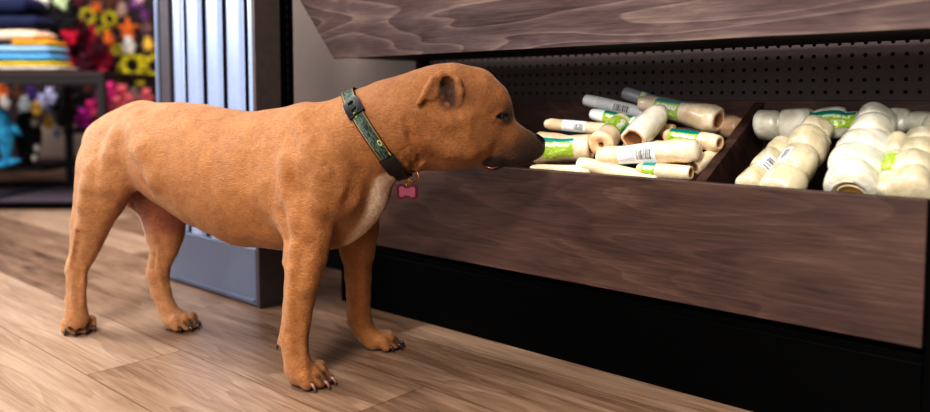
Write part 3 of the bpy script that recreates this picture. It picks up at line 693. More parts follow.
wd.node_tree.nodes['Background'].inputs[0].default_value = (.9, .93, 1, 1); wd.node_tree.nodes['Background'].inputs[1].default_value = .12
sc = bpy.context.scene
sc.view_settings.view_transform = 'Standard'; sc.view_settings.look = 'High Contrast'; sc.view_settings.exposure = .55
# ================================================================== THE DOG  (one continuous body surface grown from blended muscle volumes)
BD = np.array([.951, .308, 0]); BD /= np.linalg.norm(BD); BN = np.array([.308, -.951, 0]); BN /= np.linalg.norm(BN); BM = np.array([-1.328, .804, 0])
HA = math.radians(52); HDIR = np.array([math.cos(HA), math.sin(HA), 0]); HN = np.array([math.sin(HA), -math.cos(HA), 0])
def Bp(x, y, w=0.): return hit(x, y, BN, float(BN @ BM) + w)
H0 = Bp(392, 130)
def Hp(x, y, w=0.): return hit(x, y, HN, float(HN @ H0) + w)
def rw(p, r): return r * depth(p) / FP
VOX = .0030
class SDF:
    def __init__(s, lo, hi, vox, ang=None):
        s.vox = vox; s.lo = np.array(lo, float); n = np.ceil((np.array(hi) - s.lo) / vox).astype(int) + 1; s.n = n
        s.F = np.full(n, .2, np.float32)
        a = AZB if ang is None else ang
        s.R = np.array([[math.cos(a), math.sin(a), 0], [-math.sin(a), math.cos(a), 0], [0, 0, 1.]])   # world -> grid axes
    def sub(s, pts, pad):
        L = np.array([s.R @ (p - BM) for p in pts]); lo = L.min(0) - pad; hi = L.max(0) + pad
        i0 = np.maximum(0, np.floor((lo - s.lo) / s.vox).astype(int)); i1 = np.minimum(s.n, np.ceil((hi - s.lo) / s.vox).astype(int) + 1)
        if (i1 <= i0).any(): return None
        ax = [(s.lo[k] + s.vox * np.arange(i0[k], i1[k])).astype(np.float32) for k in range(3)]
        return tuple(slice(a, b) for a, b in zip(i0, i1)), ax
    def cone(s, A, B, ra, rb, ratio=1., lat=None, k=.012, op='add', ratio2=None):
        """tapered capsule, flattened along 'lat' by ratio"""
        A = np.array(A, float); B = np.array(B, float); lat = BN if lat is None else lat
        ratio2 = ratio if ratio2 is None else ratio2
        rm = max(ra, rb) * max(1, ratio, ratio2)
        q = s.sub([A, B], rm + k + 2 * s.vox + .004)
        if q is None: return
        sl, (X, Y, Z) = q
        a = s.R @ (A - BM); d = s.R @ (B - A); l = s.R @ lat; L = float(np.linalg.norm(d))
        if L < 1e-6: d = np.array([1e-6, 0, 0]); L = 1e-6
        u = d / L; l = l - u * (l @ u)
        if np.linalg.norm(l) < .2: l = np.cross(u, [0, 0, 1.]) if abs(u[2]) < .9 else np.cross(u, [1., 0, 0])
        l /= np.linalg.norm(l); m = np.cross(u, l)
        x = (X - a[0])[:, None, None]; y = (Y - a[1])[None, :, None]; z = (Z - a[2])[None, None, :]
        pu = x * u[0] + y * u[1] + z * u[2]; pl = x * l[0] + y * l[1] + z * l[2]; pm = x * m[0] + y * m[1] + z * m[2]
        t = np.clip(pu / L, 0, 1); rt_ = ratio + (ratio2 - ratio) * t; r = ra + (rb - ra) * t
        e = np.sqrt((pu - t * L) ** 2 + (pl / rt_) ** 2 + pm ** 2)
        D_ = (e - r) * np.minimum(1, rt_)
        F = s.F[sl]
        if op == 'add':
            h = np.clip(k - np.abs(F - D_), 0, None) / k; s.F[sl] = np.minimum(F, D_) - h * h * k * .25
        else:
            D_ = -D_; h = np.clip(k - np.abs(F - D_), 0, None) / k; s.F[sl] = np.maximum(F, D_) + h * h * k * .25
    def chain(s, nodes, **kw):
        """nodes: (pos, r, ratio)"""
        for a, b in zip(nodes, nodes[1:]): s.cone(a[0], b[0], a[1], b[1], ratio=a[2] if len(a) > 2 else 1., ratio2=b[2] if len(b) > 2 else 1., **kw)
    def mesh(s):
        """surface nets"""
        F = s.F; n = F.shape; S = F < 0
        def c(i, j, k): return (slice(i, n[0] - 1 + i), slice(j, n[1] - 1 + j), slice(k, n[2] - 1 + k))
        cnt = sum(S[c(i, j, k)].astype(np.int8) for i in (0, 1) for j in (0, 1) for k in (0, 1))
        act = (cnt > 0) & (cnt < 8); idx = np.full(act.shape, -1, np.int64); I = np.argwhere(act); idx[act] = np.arange(len(I))
        P = np.zeros((len(I), 3)); N = np.zeros(len(I))
        cor = [(i, j, k) for i in (0, 1) for j in (0, 1) for k in (0, 1)]
        V = {q: F[I[:, 0] + q[0], I[:, 1] + q[1], I[:, 2] + q[2]] for q in cor}
        for a in cor:
            for ax in range(3):
                if a[ax] == 0:
                    b = list(a); b[ax] = 1; b = tuple(b); va, vb = V[a], V[b]; m = (va < 0) != (vb < 0)
                    t = np.where(m, va / np.where(m, va - vb, 1), 0); p = np.array(a, float)[None, :].repeat(len(I), 0); p[:, ax] = t
                    P += np.where(m[:, None], p, 0); N += m
        P = (P / N[:, None] + I) * s.vox + s.lo
        P = P @ s.R + BM     # grid axes -> world
        quads = []
        for ax in range(3):
            o1, o2 = [(1, 2), (2, 0), (0, 1)][ax]
            sa = [slice(1, n[q] - 1) for q in range(3)]; sb = list(sa); sa[ax] = slice(0, n[ax] - 1); sb[ax] = slice(1, n[ax])
            A_ = S[tuple(sa)]; B_ = S[tuple(sb)]; E = np.argwhere(A_ != B_)
            base = E.copy()
            for q in range(3):
                if q != ax: base[:, q] += 1
            flip = A_[tuple(E.T)]
            def g(d1, d2):
                e = base.copy(); e[:, o1] -= d1; e[:, o2] -= d2; return idx[tuple(e.T)]
            Q = np.stack([g(1, 1), g(0, 1), g(0, 0), g(1, 0)], 1); Q[~flip] = Q[~flip][:, ::-1]
            quads.append(Q)
        return P, np.concatenate(quads)
    def value(s, p):
        q = (s.R @ (np.array(p) - BM) - s.lo) / s.vox; i = np.clip(np.floor(q).astype(int), 0, s.n - 2); f = q - i; v = 0
        for a in (0, 1):
            for b in (0, 1):
                for c_ in (0, 1): v += s.F[i[0] + a, i[1] + b, i[2] + c_] * (f[0] if a else 1 - f[0]) * (f[1] if b else 1 - f[1]) * (f[2] if c_ else 1 - f[2])
        return float(v)
    def surf(s, c, d, rmax=.25):
        """first surface crossing from inside point c along d"""
        c = np.array(c, float); d = np.array(d, float); d /= np.linalg.norm(d); t = 0
        while t < rmax and s.value(c + d * t) < 0: t += .0015
        return c + d * t
AZB = math.atan2(BD[1], BD[0])
def SDFL(p):
    a = AZB; return np.array([[math.cos(a), math.sin(a), 0], [-math.sin(a), math.cos(a), 0], [0, 0, 1.]]) @ (np.array(p) - BM)
dog = SDF((-.46, -.26, -.006), (.62, .19, .56), VOX)
def bn(x, y, r, w=0., ratio=1.): p = Bp(x, y, w); return (p, rw(p, r), ratio)
def hn(x, y, r, w=0., ratio=1.): p = Hp(x, y, w); return (p, rw(p, r), ratio)
# trunk
dog.chain([bn(113, 146, 30, 0, .9), bn(145, 143, 38.5, 0, .95), bn(182, 155.5, 50, 0, .92), bn(215, 168.5, 57.5, 0, .86), bn(250, 180, 62, 0, .82), bn(285, 177, 64, 0, .80), bn(320, 172, 64, 0, .80), bn(336, 168, 54, 0, .84)], k=.03)
# brisket between the front legs
dog.chain([bn(292, 202, 43, 0, .8), bn(330, 205, 38, 0, .85), bn(350, 188, 38, 0, .9)], k=.03)
# neck
dog.chain([bn(318, 153, 42, 0, .85), bn(350, 146, 42, 0, .86), bn(376, 133, 42, 0, .84), bn(402, 124, 45, -.004, .8)], k=.03)
# shoulders
for sgn in (1, -1):
    dog.chain([bn(305, 132, 22, sgn * .058, .7), bn(318, 165, 32, sgn * .072, .7), bn(332, 192, 27, sgn * .072, .8)], k=.03)
    dog.chain([bn(290, 185, 24, sgn * .07, .7), bn(300, 222, 22, sgn * .082, .8)], k=.03)
# pelvis / thighs near side
dog.chain([bn(113, 145, 28, .035, .8), bn(108, 170, 32, .050, .72), bn(100, 197, 24.5, .054, .75), bn(90.5, 224, 18, .056, .78), bn(85.5, 244, 14.2, .056, .8)], k=.02)
dog.chain([bn(124, 156, 22, .054, .75), bn(114, 180, 15, .060, .75), bn(99, 208, 12, .06, .8)], k=.016)
# far thigh
dog.chain([bn(128, 150, 27, -.04, .8), bn(146, 180, 30, -.05, .7), bn(163, 207, 23, -.058, .75), bn(165, 232, 17, -.058, .78), bn(164, 250, 12.5, -.058, .8)], k=.025)
# near hind shank, hock, metatarsus
NH = .056
dog.chain([bn(86, 244, 14.5, .056, .8), bn(82, 257, 11, .056, .8), bn(77, 268, 9.5, NH, .85), bn(76.5, 283, 9.2, NH, .8), bn(75.5, 300, 9.4, NH, .85), bn(76.5, 316, 10.2, NH, .95), bn(77.5, 322, 10.5, NH, 1.)], k=.012)
dog.cone(Bp(70.5, 262, NH), Bp(70, 270, NH), rw(Bp(70, 268), 4.0), rw(Bp(70, 268), 5.6), k=.006)   # point of hock
dog.cone(Bp(73.5, 238, .056), Bp(71.5, 262, NH), .006, .005, k=.012)                             # tendon
# far hind
FHW = -.058
dog.chain([bn(164, 250, 12.5, -.058, .8), bn(160.5, 262, 10, -.058, .8), bn(158, 274, 10.2, FHW, .85), bn(161, 292, 9.2, FHW, .8), bn(167, 308, 8.6, FHW, .85), bn(173, 320, 8.2, FHW, .95), bn(176, 324, 8.2, FHW, 1.)], k=.012)
dog.cone(Bp(152, 266, FHW), Bp(149.5, 277, FHW), .007, .0095, k=.006); dog.cone(Bp(155, 246, -.058), Bp(151, 268, FHW), .006, .005, k=.012)
# near front leg
W1 = .098
dog.chain([bn(309, 208, 27, .082, .75), bn(308, 236, 23.5, .088, .7), bn(305.5, 258, 20.5, .094, .74), bn(302.5, 277, 17, W1, .78), bn(299.8, 293, 14.6, .1, .82), bn(297.6, 308, 13.3, .102, .85), bn(296, 322, 13.2, .104, .88), bn(294, 336, 13.2, .106, .9), bn(295.5, 352, 11.6, .108, .9), bn(299, 366, 11.8, .11, .95), bn(303, 374, 12, .11, 1.)], k=.012)
dog.cone(Bp(290, 252, .09), Bp(287.5, 262, .09), .008, .0095, k=.014)     # elbow point
dog.cone(Bp(281.5, 336, .106), Bp(279.5, 345, .106), .005, .0055, k=.008)  # carpal pad
dog.cone(Bp(287, 330, .104), Bp(289, 368, .11), .007, .006, k=.010)
# far front leg
dog.chain([bn(352, 196, 32, -.072, .75), bn(357, 226, 22, -.085, .75), bn(357.5, 250, 17.5, -.092, .78), bn(358, 276, 13, -.098, .8), bn(358.5, 295, 11.6, -.1, .82), bn(358.8, 312, 11.2, -.102, .85), bn(360.5, 323, 10.6, -.104, .88), bn(366.5, 334, 8.6, -.107, .9), bn(374, 342, 8.2, -.11, .95)], k=.012)
dog.cone(Bp(352, 318, -.104), Bp(348.5, 323, -.104), .007, .0045, k=.006)

def paw(px, py, w, yaw, sc=1., spread=1.):
    """ankle side point given on the ground under the toes' root; four knuckled toes, big pad; returns claw spots"""
    c = hit(px, py, (0, 0, 1), 0.); f = np.array([math.cos(yaw), math.sin(yaw), 0]); l = np.array([math.sin(yaw), -math.cos(yaw), 0]); z = np.array([0, 0, 1.])
    claws = []
    dog.cone(c - f * .012 * sc + z * .020 * sc, c + f * .012 * sc + z * .017 * sc, .020 * sc, .015 * sc, ratio=1.15, lat=l, k=.012)
    for i, (lo_, fo) in enumerate(((1.5, .016), (.52, .030), (-.52, .031), (-1.5, .017))):
        lo_ *= spread
        root = c + l * (lo_ * .0115 * sc) - f * .004 * sc + z * .021 * sc
        kn = c + l * (lo_ * .0142 * sc) + f * (fo * .62) * sc + z * .0225 * sc
        tip = c + l * (lo_ * .0152 * sc) + f * fo * sc + z * .0105 * sc
        dog.cone(root, kn, .011 * sc, .0105 * sc, k=.005); dog.cone(kn, tip, .0102 * sc, .0098 * sc, k=.004)
        fl = f * math.cos(.12 * lo_) + l * math.sin(.12 * lo_)
        claws.append([tip + fl * .0065 * sc + z * .002 * sc, tip + fl * .0115 * sc + z * .0012 * sc, tip + fl * .0150 * sc - z * .003 * sc, tip + fl * .0160 * sc - z * .0078 * sc])
    # grooves between the toes
    for lo_ in (1.0, 0., -1.0):
        a = c + l * (lo_ * .0140 * sc * spread) + f * .020 * sc + z * .037 * sc; b = c + l * (lo_ * .0150 * sc * spread) + f * .045 * sc + z * .012 * sc
        dog.cone(a, b, .0032, .0042, k=.004, op='sub'); GROOVES.append((a - z * .006, b))
    return claws
GROOVES = []
claws = []
claws += [('near front', q) for q in paw(306.5, 384.5, .11, AZB + .08, 1.08, 1.08)]
claws += [('far front', q) for q in paw(381, 348.5, -.11, AZB + .3, .95, 1.0)]
claws += [('near hind', q) for q in paw(78.5, 331.0, .056, AZB - .62, 1.02, 1.05)]
claws += [('far hind', q) for q in paw(180.5, 328.5, -.058, AZB - .10, 1.0, 1.0)]

# ---- head
HL = HN
dog.chain([(Bp(398, 124, -.004), rw(Bp(398, 124), 44), .8), hn(432, 114, 44, 0, .8), hn(455, 110, 45, 0, .76), hn(473, 109, 37.5, 0, .8), hn(492, 116, 21, 0, .95)], k=.014, lat=HL)
for sg in (1, -1):
    dog.chain([hn(444, 126, 28, sg * .024, .8), hn(460, 135, 26, sg * .03, .75), hn(476, 142, 18, sg * .024, .8)], k=.02, lat=HL)   # cheek muscle
    dog.chain([hn(482, 88, 12, sg * .022, .8), hn(497, 99, 10.5, sg * .026, .8), hn(503, 106, 7.5, sg * .028, .8)], k=.014, lat=HL)  # brow
    dog.chain([hn(490, 130, 14, sg * .02, .8), hn(508, 137, 11.5, sg * .016, .8)], k=.014, lat=HL)
    dog.chain([hn(498, 150, 13, sg * .014, .7), hn(514, 152, 13, sg * .014, .6), hn(526, 150, 10.5, sg * .011, .6), hn(534, 150, 8, sg * .007, .7)], k=.01, lat=HL)   # flews
    dog.chain([hn(485, 158, 6.5, sg * .016, .7), hn(492, 161, 8.5, sg * .017, .6), hn(502, 159, 7.5, sg * .015, .6)], k=.007, lat=HL)  # hanging lip corner
dog.chain([hn(486, 118, 22, 0, .9), hn(503, 135, 16.5, 0, .95), hn(516, 141, 14, 0, .95), hn(528, 144.5, 11, 0, .95), hn(536, 146.5, 7.5, 0, 1.)], k=.012, lat=HL)  # bridge
dog.chain([hn(470, 147, 17, 0, 1.1), hn(490, 154, 11, 0, 1.2), hn(512, 156, 7.5, 0, 1.4), hn(524, 155, 6, 0, 1.4)], k=.012, lat=HL)  # lower jaw
dog.chain([hn(420, 140, 27, 0, .85), hn(445, 142, 26, 0, .9), hn(462, 145, 21, 0, 1.)], k=.02, lat=HL)      # throat
dog.chain([bn(396, 152, 18, .0, .9), bn(408, 155, 14, .0, 1.)], k=.02)
# mouth line
for sg in (1, -1):
    y3 = [(482, 160), (492, 165.5), (504, 161.5), (516, 160), (527, 158)]
    pts3 = [Hp(x, y, 0.) for x, y in y3]
    for a, b in zip(pts3, pts3[1:]):
        dog.cone(a + HN * sg * .036, b + HN * sg * .034, .0028, .0028, k=.004, op='sub', ratio=2.2, lat=HN)
# throat crease and skin folds
for (a, b, r_) in (((420, 158, .045), (412, 168, .03), .002),):
    dog.cone(Hp(a[0], a[1], a[2]), Hp(b[0], b[1], b[2]), r_, r_, k=.012, op='sub')
# ears: folded back rose ears
def hsurf(x, y, off=0., sg=1):
    """point on the near head surface seen at (x, y); for the far side mirrored through the head plane"""
    p = Hp(x, y, .10); r = p - CAM; r /= np.linalg.norm(r)
    t = 0
    while t < .25 and HEAD.value(p + r * t) > 0: t += .001
    p = p + r * t + HN * off
    if sg < 0: p = p - 2 * HN * float(HN @ (p - H0))
    return p
class _S:   # frozen copy of the head surface for placing the ears and eyes on it
    pass
HEAD = SDF.__new__(SDF); HEAD.__dict__.update(dog.__dict__); HEAD.F = dog.F.copy()
for sg in (1, -1):
    rim = [(459, 103, .000, 3.2), (460, 92, .004, 3.4), (457, 81, .007, 3.6), (449, 75, .009, 3.8), (440, 75, .011, 4.), (432, 80, .013, 3.8), (426, 89, .013, 3.3), (421, 98, .011, 2.6), (417, 104, .009, 1.9)]
    R_ = [(hsurf(x, y, o_, sg), r_ * .00175) for x, y, o_, r_ in rim]
    for a, b in zip(R_, R_[1:]): dog.cone(a[0], b[0], a[1], b[1], k=.005, lat=HN)
    for (a, b, ra, rb) in (((433, 82, .008), (433, 98, .004), 4.5, 3), ((428, 89, .009), (428, 99, .006), 3.5, 2.2), ((440, 78, .005), (436, 92, .003), 4.5, 3.5), ((424, 95, .008), (419, 103, .008), 2.5, 1.6)):
        dog.cone(hsurf(*a, sg), hsurf(*b, sg), ra * .00175, rb * .00175, k=.005, lat=HN, ratio=.8)
    dog.cone(hsurf(447, 85, .002, sg), hsurf(447, 98, .002, sg), .0105, .009, k=.006, op='sub')
    dog.cone(hsurf(446, 80, .004, sg), hsurf(450, 86, .004, sg), .005, .0055, k=.005, op='sub')
    dog.cone(hsurf(442, 96, -.004, sg), hsurf(448, 107, -.002, sg), .0035, .003, k=.005)          # inner folds
    dog.cone(hsurf(441, 88, -.006, sg), hsurf(445, 95, -.006, sg), .003, .003, k=.004)
    dog.cone(hsurf(452, 88, -.006, sg), hsurf(453, 100, -.004, sg), .0028, .003, k=.004)
    # eye socket and lids
    dog.cone(hsurf(497.5, 116.5, .0015, sg), hsurf(508, 116, .0015, sg), .0055, .0055, k=.008, op='sub')
    lid = [(494, 118.5), (498, 113.2), (503.5, 111.8), (509, 114)]; lo_ = [(494, 118.5), (499, 121), (504.5, 121), (509, 118)]
    for L_ in (lid, lo_):
        for a, b in zip(L_, L_[1:]): dog.cone(hsurf(*a, .0002, sg), hsurf(*b, .0002, sg), .0026, .0026, k=.004)
# belly creases: flank fold, elbow fold, ribs
dog.chain([(Bp(158, 212, .10), .004, 1), (Bp(140, 190, .105), .005, 1), (Bp(134, 160, .10), .004, 1)], k=.03, op='sub')
dog.chain([(Bp(286, 240, .115), .004, 1), (Bp(283, 215, .118), .004, 1), (Bp(288, 180, .12), .003, 1)], k=.02, op='sub')
dog.chain([(Bp(345, 225, .09), .004, 1), (Bp(352, 200, .085), .004, 1), (Bp(360, 172, .08), .004, 1)], k=.02, op='sub')

def bsurf(x, y, off=0., w0=.17):
    p = Bp(x, y, w0); r = p - CAM; r /= np.linalg.norm(r); t = 0
    while t < .4 and HEAD.value(p + r * t) > 0: t += .0015
    return p + r * t - r * off
def relief(pts, r, off, k=.014, op='add', w0=.17, r2=None):
    S_ = [bsurf(x, y, off, w0) for x, y in pts]
    n_ = len(S_) - 1
    for i, (a, b) in enumerate(zip(S_, S_[1:])): dog.cone(a, b, r + ((r2 or r) - r) * i / max(n_, 1), r + ((r2 or r) - r) * (i + 1) / max(n_, 1), k=k, op=op)
HEAD.F = dog.F.copy()
relief([(300, 122), (310, 145), (322, 172)], .012, -.009)                       # shoulder blade
relief([(288, 160), (291, 190), (300, 222)], .016, -.012)                       # triceps
relief([(325, 178), (318, 205), (310, 232)], .013, -.010)
relief([(318, 236), (312, 262), (305, 288)], .010, -.007, k=.010)               # forearm
relief([(296, 246), (294, 270), (292, 300), (290, 326)], .008, -.0055, k=.008)
relief([(303, 330), (303, 350), (305, 366)], .005, -.0035, k=.006); relief([(291, 338), (292, 352)], .006, -.004, k=.006)
relief([(364, 262), (362, 290), (361, 316)], .006, -.004, k=.008, w0=.0); relief([(353, 262), (353, 290), (354, 314)], .006, -.004, k=.008, w0=.0)
relief([(120, 134), (113, 155), (106, 186)], .016, -.0138)                       # thigh muscles
relief([(94, 165), (89, 185), (86, 205), (85, 226)], .012, -.0100)
relief([(136, 122), (147, 150), (158, 178)], .020, -.0165, k=.02)
relief([(79, 228), (76, 248), (71, 264)], .005, -.003, k=.008); relief([(79, 232), (77, 246), (75, 262)], .0026, .0008, op='sub', k=.008); relief([(158, 244), (156, 256), (154, 268)], .0026, .0008, op='sub', k=.008, w0=.03)
relief([(84, 268), (83, 290), (82, 308)], .004, -.0025, k=.006); relief([(73, 275), (73, 300), (74, 314)], .004, -.0025, k=.006)
relief([(159, 246), (158, 268), (164, 296), (171, 312)], .004, -.0025, k=.006, w0=.03)
for a in (((404, 150), (409, 160), (414, 168)), ((412, 138), (415, 150), (421, 160)), ((406, 120), (410, 135), (412, 145))): relief(a, .0016, .0004, op='sub', k=.010, w0=.12)
relief([(430, 140), (450, 150), (468, 152)], .012, -.0095, w0=.12); relief([(438, 118), (450, 122), (466, 120)], .010, -.008, w0=.12)
P, Q = dog.mesh()
me = bpy.data.meshes.new('dog'); me.from_pydata(P.tolist(), [], Q.tolist()); me.update()
bmd = bmesh.new(); bmd.from_mesh(me)
# keep the one big connected surface
seen = set(); best = []
for v in bmd.verts:
    if v.index in seen: continue
    st = [v]; seen.add(v.index); comp = []
    while st:
        q = st.pop(); comp.append(q)
        for e in q.link_edges:
            o_ = e.other_vert(q)
            if o_.index not in seen: seen.add(o_.index); st.append(o_)
    if len(comp) > len(best): best = comp
keepi = set(v.index for v in best); bmesh.ops.delete(bmd, geom=[v for v in bmd.verts if v.index not in keepi], context='VERTS')
for _ in range(3): bmesh.ops.smooth_vert(bmd, verts=bmd.verts[:], factor=.5, use_axis_x=True, use_axis_y=True, use_axis_z=True)
bmd.to_mesh(me); bmd.free()
for p in me.polygons: p.use_smooth = True
no_ = [v.normal.copy() for v in me.vertices]
for v, n_ in zip(me.vertices, no_):
    q = v.co; f = min(1, max(0, (q.z - .05) / .08))
    q2 = Vector((q.x * 26 - q.z * 10, q.y * 26, q.z * 16)); q3 = Vector((q.x * 80 - q.z * 30, q.y * 80, q.z * 50))
    v.co = q + n_ * ((.0018 * noise.noise(q2) + .0006 * noise.noise(q3)) * (.25 + .75 * f))
me.update()

# ---- coat colours by body region, with some light and shade painted in
nv = len(me.vertices); co = np.empty(nv * 3); me.vertices.foreach_get('co', co); co = co.reshape(-1, 3)
def L3(c): return np.array(lin(c)[:3])
base = L3((162, 113, 68)); colr = np.tile(base, (nv, 1)); rough = np.full(nv, .0)
def spot(p, r, c, a=1., soft=.5, q=None):
    global colr
    p = np.array(p); 
    if q is None: d = np.linalg.norm(co - p, axis=1)
    else:
        q = np.array(q); u = q - p; t = np.clip(((co - p) @ u) / (u @ u), 0, 1); d = np.linalg.norm(co - (p + t[:, None] * u), axis=1)
    m = np.clip((r - d) / (r * soft), 0, 1); m = m * m * (3 - 2 * m) * a
    colr = colr * (1 - m[:, None]) + L3(c) * m[:, None]
loc = (co - BM) @ np.array([[math.cos(AZB), -math.sin(AZB), 0], [math.sin(AZB), math.cos(AZB), 0], [0, 0, 1]])
# rump and flank highlight, then head shading, painted into the coat colour
t = np.clip((loc[:, 0] + .30) / .35, 0, 1); t = t * t * (3 - 2 * t)
rump_highlight = L3((186, 143, 106)); colr = colr * (.45 + .55 * t[:, None]) + rump_highlight * (.55 * (1 - t[:, None]))
hd = np.clip((loc[:, 0] - .24) / .10, 0, 1)[:, None]; colr = colr * (1 - hd * .75) + L3((136, 92, 54)) * hd * .75
spot(Bp(140, 203, .0), .085, (140, 84, 66), .8, .6, Bp(160, 212, -.02))          # thin haired groin
spot(Bp(138, 212, -.035), .022, (244, 234, 226), .95, .4, Bp(147, 231, -.045))     # white inside the far thigh
spot(Bp(388, 186, .02), .034, (236, 214, 192), .92, .5, Bp(352, 232, .0))         # white chest blaze
for x, y, w, r in ((78, 330, .105, .02), (180, 328, -.115, .02)): spot(hit(x, y, (0, 0, 1), .012), r, (178, 124, 84), .5)
blk3 = (34, 22, 18)
for s_ in (1, -1):
    spot(Hp(524, 150, s_ * .012), .060, (40, 26, 20), .9, .85, Hp(540, 146, s_ * .01)); spot(Hp(505, 158, s_ * .02), .036, (48, 30, 24), .8, .7, Hp(530, 156, s_ * .01))
    spot(Hp(490, 163, s_ * .026), .019, blk3, .97, .5, Hp(500, 163, s_ * .02)); spot(Hp(504, 163, s_ * .02), .014, blk3, .92, .6, Hp(530, 159, s_ * .012))
    e = hsurf(503, 116, 0, s_); spot(e, .040, (104, 62, 36), .6, .9); spot(e, .0185, (30, 18, 13), .96, .55, hsurf(507, 117, 0, s_)); spot(hsurf(509, 108, 0, s_), .022, (60, 38, 26), .7, .9)
    e = hsurf(446, 92, -.004, s_); spot(e, .030, (48, 27, 20), .95, .6, hsurf(448, 100, -.004, s_)); spot(hsurf(466, 88, 0, s_), .034, (112, 70, 42), .6, .9, hsurf(476, 92, 0, s_))  # ear hollow darkened, shading on the temple painted in
    spot(hsurf(442, 98, -.004, s_), .007, (150, 96, 72), .8, .7); spot(hsurf(452, 92, -.004, s_), .006, (128, 80, 60), .7, .7); spot(hsurf(447, 104, 0, s_), .007, (150, 98, 66), .7, .7)
    spot(hsurf(428, 125, 0, s_), .02, (140, 86, 48), .35, .9, hsurf(420, 150, 0, s_))
for a, b in GROOVES: spot((a + b) / 2, .0095, (52, 32, 24), .85, .7, b)  # shade in the gaps between the toes painted as dark spots
spot(Hp(540, 142, 0), .016, (16, 13, 14), 1, .5)
# pads and between toes: dark where the paws meet the floor
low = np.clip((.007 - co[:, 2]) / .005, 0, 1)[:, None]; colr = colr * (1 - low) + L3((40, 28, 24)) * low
# bare skin patches at wrist and far hock
spot(Bp(279, 345, .106), .007, (44, 32, 30), .9, .4); spot(Bp(348, 322, -.104), .006, (40, 30, 28), .9, .4); spot(Bp(364, 344, -.11), .008, (110, 60, 44), .6, .6)
at = me.color_attributes.new('coat', 'FLOAT_COLOR', 'POINT'); at.data.foreach_set('color', np.c_[colr, np.ones(nv)].ravel())

t = NT('short_tan_dog_coat'); ca = t.n('ShaderNodeVertexColor', layer_name='coat')
rot = t.coords(scale=(1, 1, 1), rot=(0, 0, -AZB)); mpp = t.n('ShaderNodeMapping'); mpp.inputs['Scale'].default_value = (60, 60, 150); mpp.inputs['Rotation'].default_value = (0, .5, 0); t.l(rot, mpp.inputs[0])
hair = t.noise(mpp.outputs[0], 3.0, 4, .65, .6); big = t.noise(t.coords(), 17, 4, .6, .5); mid = t.noise(t.coords(), 60, 4, .6)
c = t.mix(t.ramp(t.math('MULTIPLY', t.math('ADD', t.math('MULTIPLY', hair, 1.3), t.math('MULTIPLY', mid, .7)), .5), [(.34, (0, 0, 0, 1)), (.66, (1, 1, 1, 1))]), (.72, .66, .60, 1), (1.24, 1.24, 1.24, 1)); c = t.mix(1., ca.outputs[0], c, 'MULTIPLY')
c = t.mix(t.ramp(big, [(.3, (0, 0, 0, 1)), (.7, (1, 1, 1, 1))]), t.mix(1., c, (.86, .82, .78, 1), 'MULTIPLY'), c)
t.set(Base_Color=c, Roughness=.55, Specular_IOR_Level=.35, Sheen_Weight=.25); t.b.inputs['Sheen Roughness'].default_value = .4; t.b.inputs['Sheen Tint'].default_value = (1, .86, .72, 1)
t.bump(t.math('ADD', t.math('MULTIPLY', hair, .6), t.math('MULTIPLY', big, .9)), .9, .005)
me.materials.append(t.m)
body = bpy.data.objects.new('dog', me); COL.objects.link(body)
tag(body, 'tan short haired dog standing on the wood floor, sniffing the wrapped bones in the bin', 'dog')
# eyes, nose leather, claws
eyem = flat('dark_glossy_eye', (14, 9, 7), .06, coat=1., var=0); clawm = flat('dark_horn_claw', (58, 44, 40), .35, coat=.4); clawl = flat('greyish_pink_claw', (132, 104, 94), .35, coat=.4)
for sg in (1, -1):
    b2 = bmesh.new(); p = hsurf(503, 116.3, -.0068, sg); r = bmesh.ops.create_icosphere(b2, subdivisions=4, radius=.0098)
    for v in r['verts']: v.co = v.co + Vector(p)
    link('eye', b2, eyem, body)
nc = SDFL(Hp(538, 143, 0)); nose = SDF(nc - np.array([.03, .035, .03]), nc + np.array([.03, .035, .03]), .0011)
nose.chain([hn(535.5, 140, 6.5, 0, 1.25), hn(539.2, 142.2, 5.6, 0, 1.35), hn(538.5, 147, 4.2, 0, 1.1)], k=.004, lat=HN)
for sg in (1, -1):
    nose.cone(Hp(542.5, 142, sg * .006), Hp(541, 144.5, sg * .0085), .0026, .0018, k=.002, op='sub')
    nose.cone(Hp(541, 144.5, sg * .0085), Hp(537, 146, sg * .013), .0012, .0012, k=.002, op='sub')
Pn, Qn = nose.mesh(); mn = bpy.data.meshes.new('nose'); mn.from_pydata(Pn.tolist(), [], Qn.tolist()); mn.update()
for p in mn.polygons: p.use_smooth = True
tn = NT('black_nose_leather'); tn.set(Base_Color=lin((22, 18, 19)), Roughness=.32, Specular_IOR_Level=.6); tn.bump(tn.noise(tn.coords(), 900, 2), .5, .0006)
mn.materials.append(tn.m); no = bpy.data.objects.new('nose', mn); COL.objects.link(no); no.parent = body
for nm, pts in claws:
    b2 = bmesh.new(); tube(b2, pts, [.0034, .0033, .0024, .001], 10); link('claw', b2, clawl if nm == 'near front' else clawm, body)
b2 = bmesh.new(); q = Bp(277.5, 346, .108); tube(b2, [q + np.array([.004, 0, .004]), q, q + np.array([-.002, 0, -.007])], [.003, .0028, .001], 8); link('claw', b2, clawm, body)
# lower lip showing a little pink
b2 = bmesh.new(); tube(b2, [Hp(485, 166.5, .027), Hp(492, 168.6, .029), Hp(498, 167, .028)], [.0012, .0022, .0012], 8); link('lip', b2, flat('pink_lip', (112, 58, 58), .4, coat=.6), body)

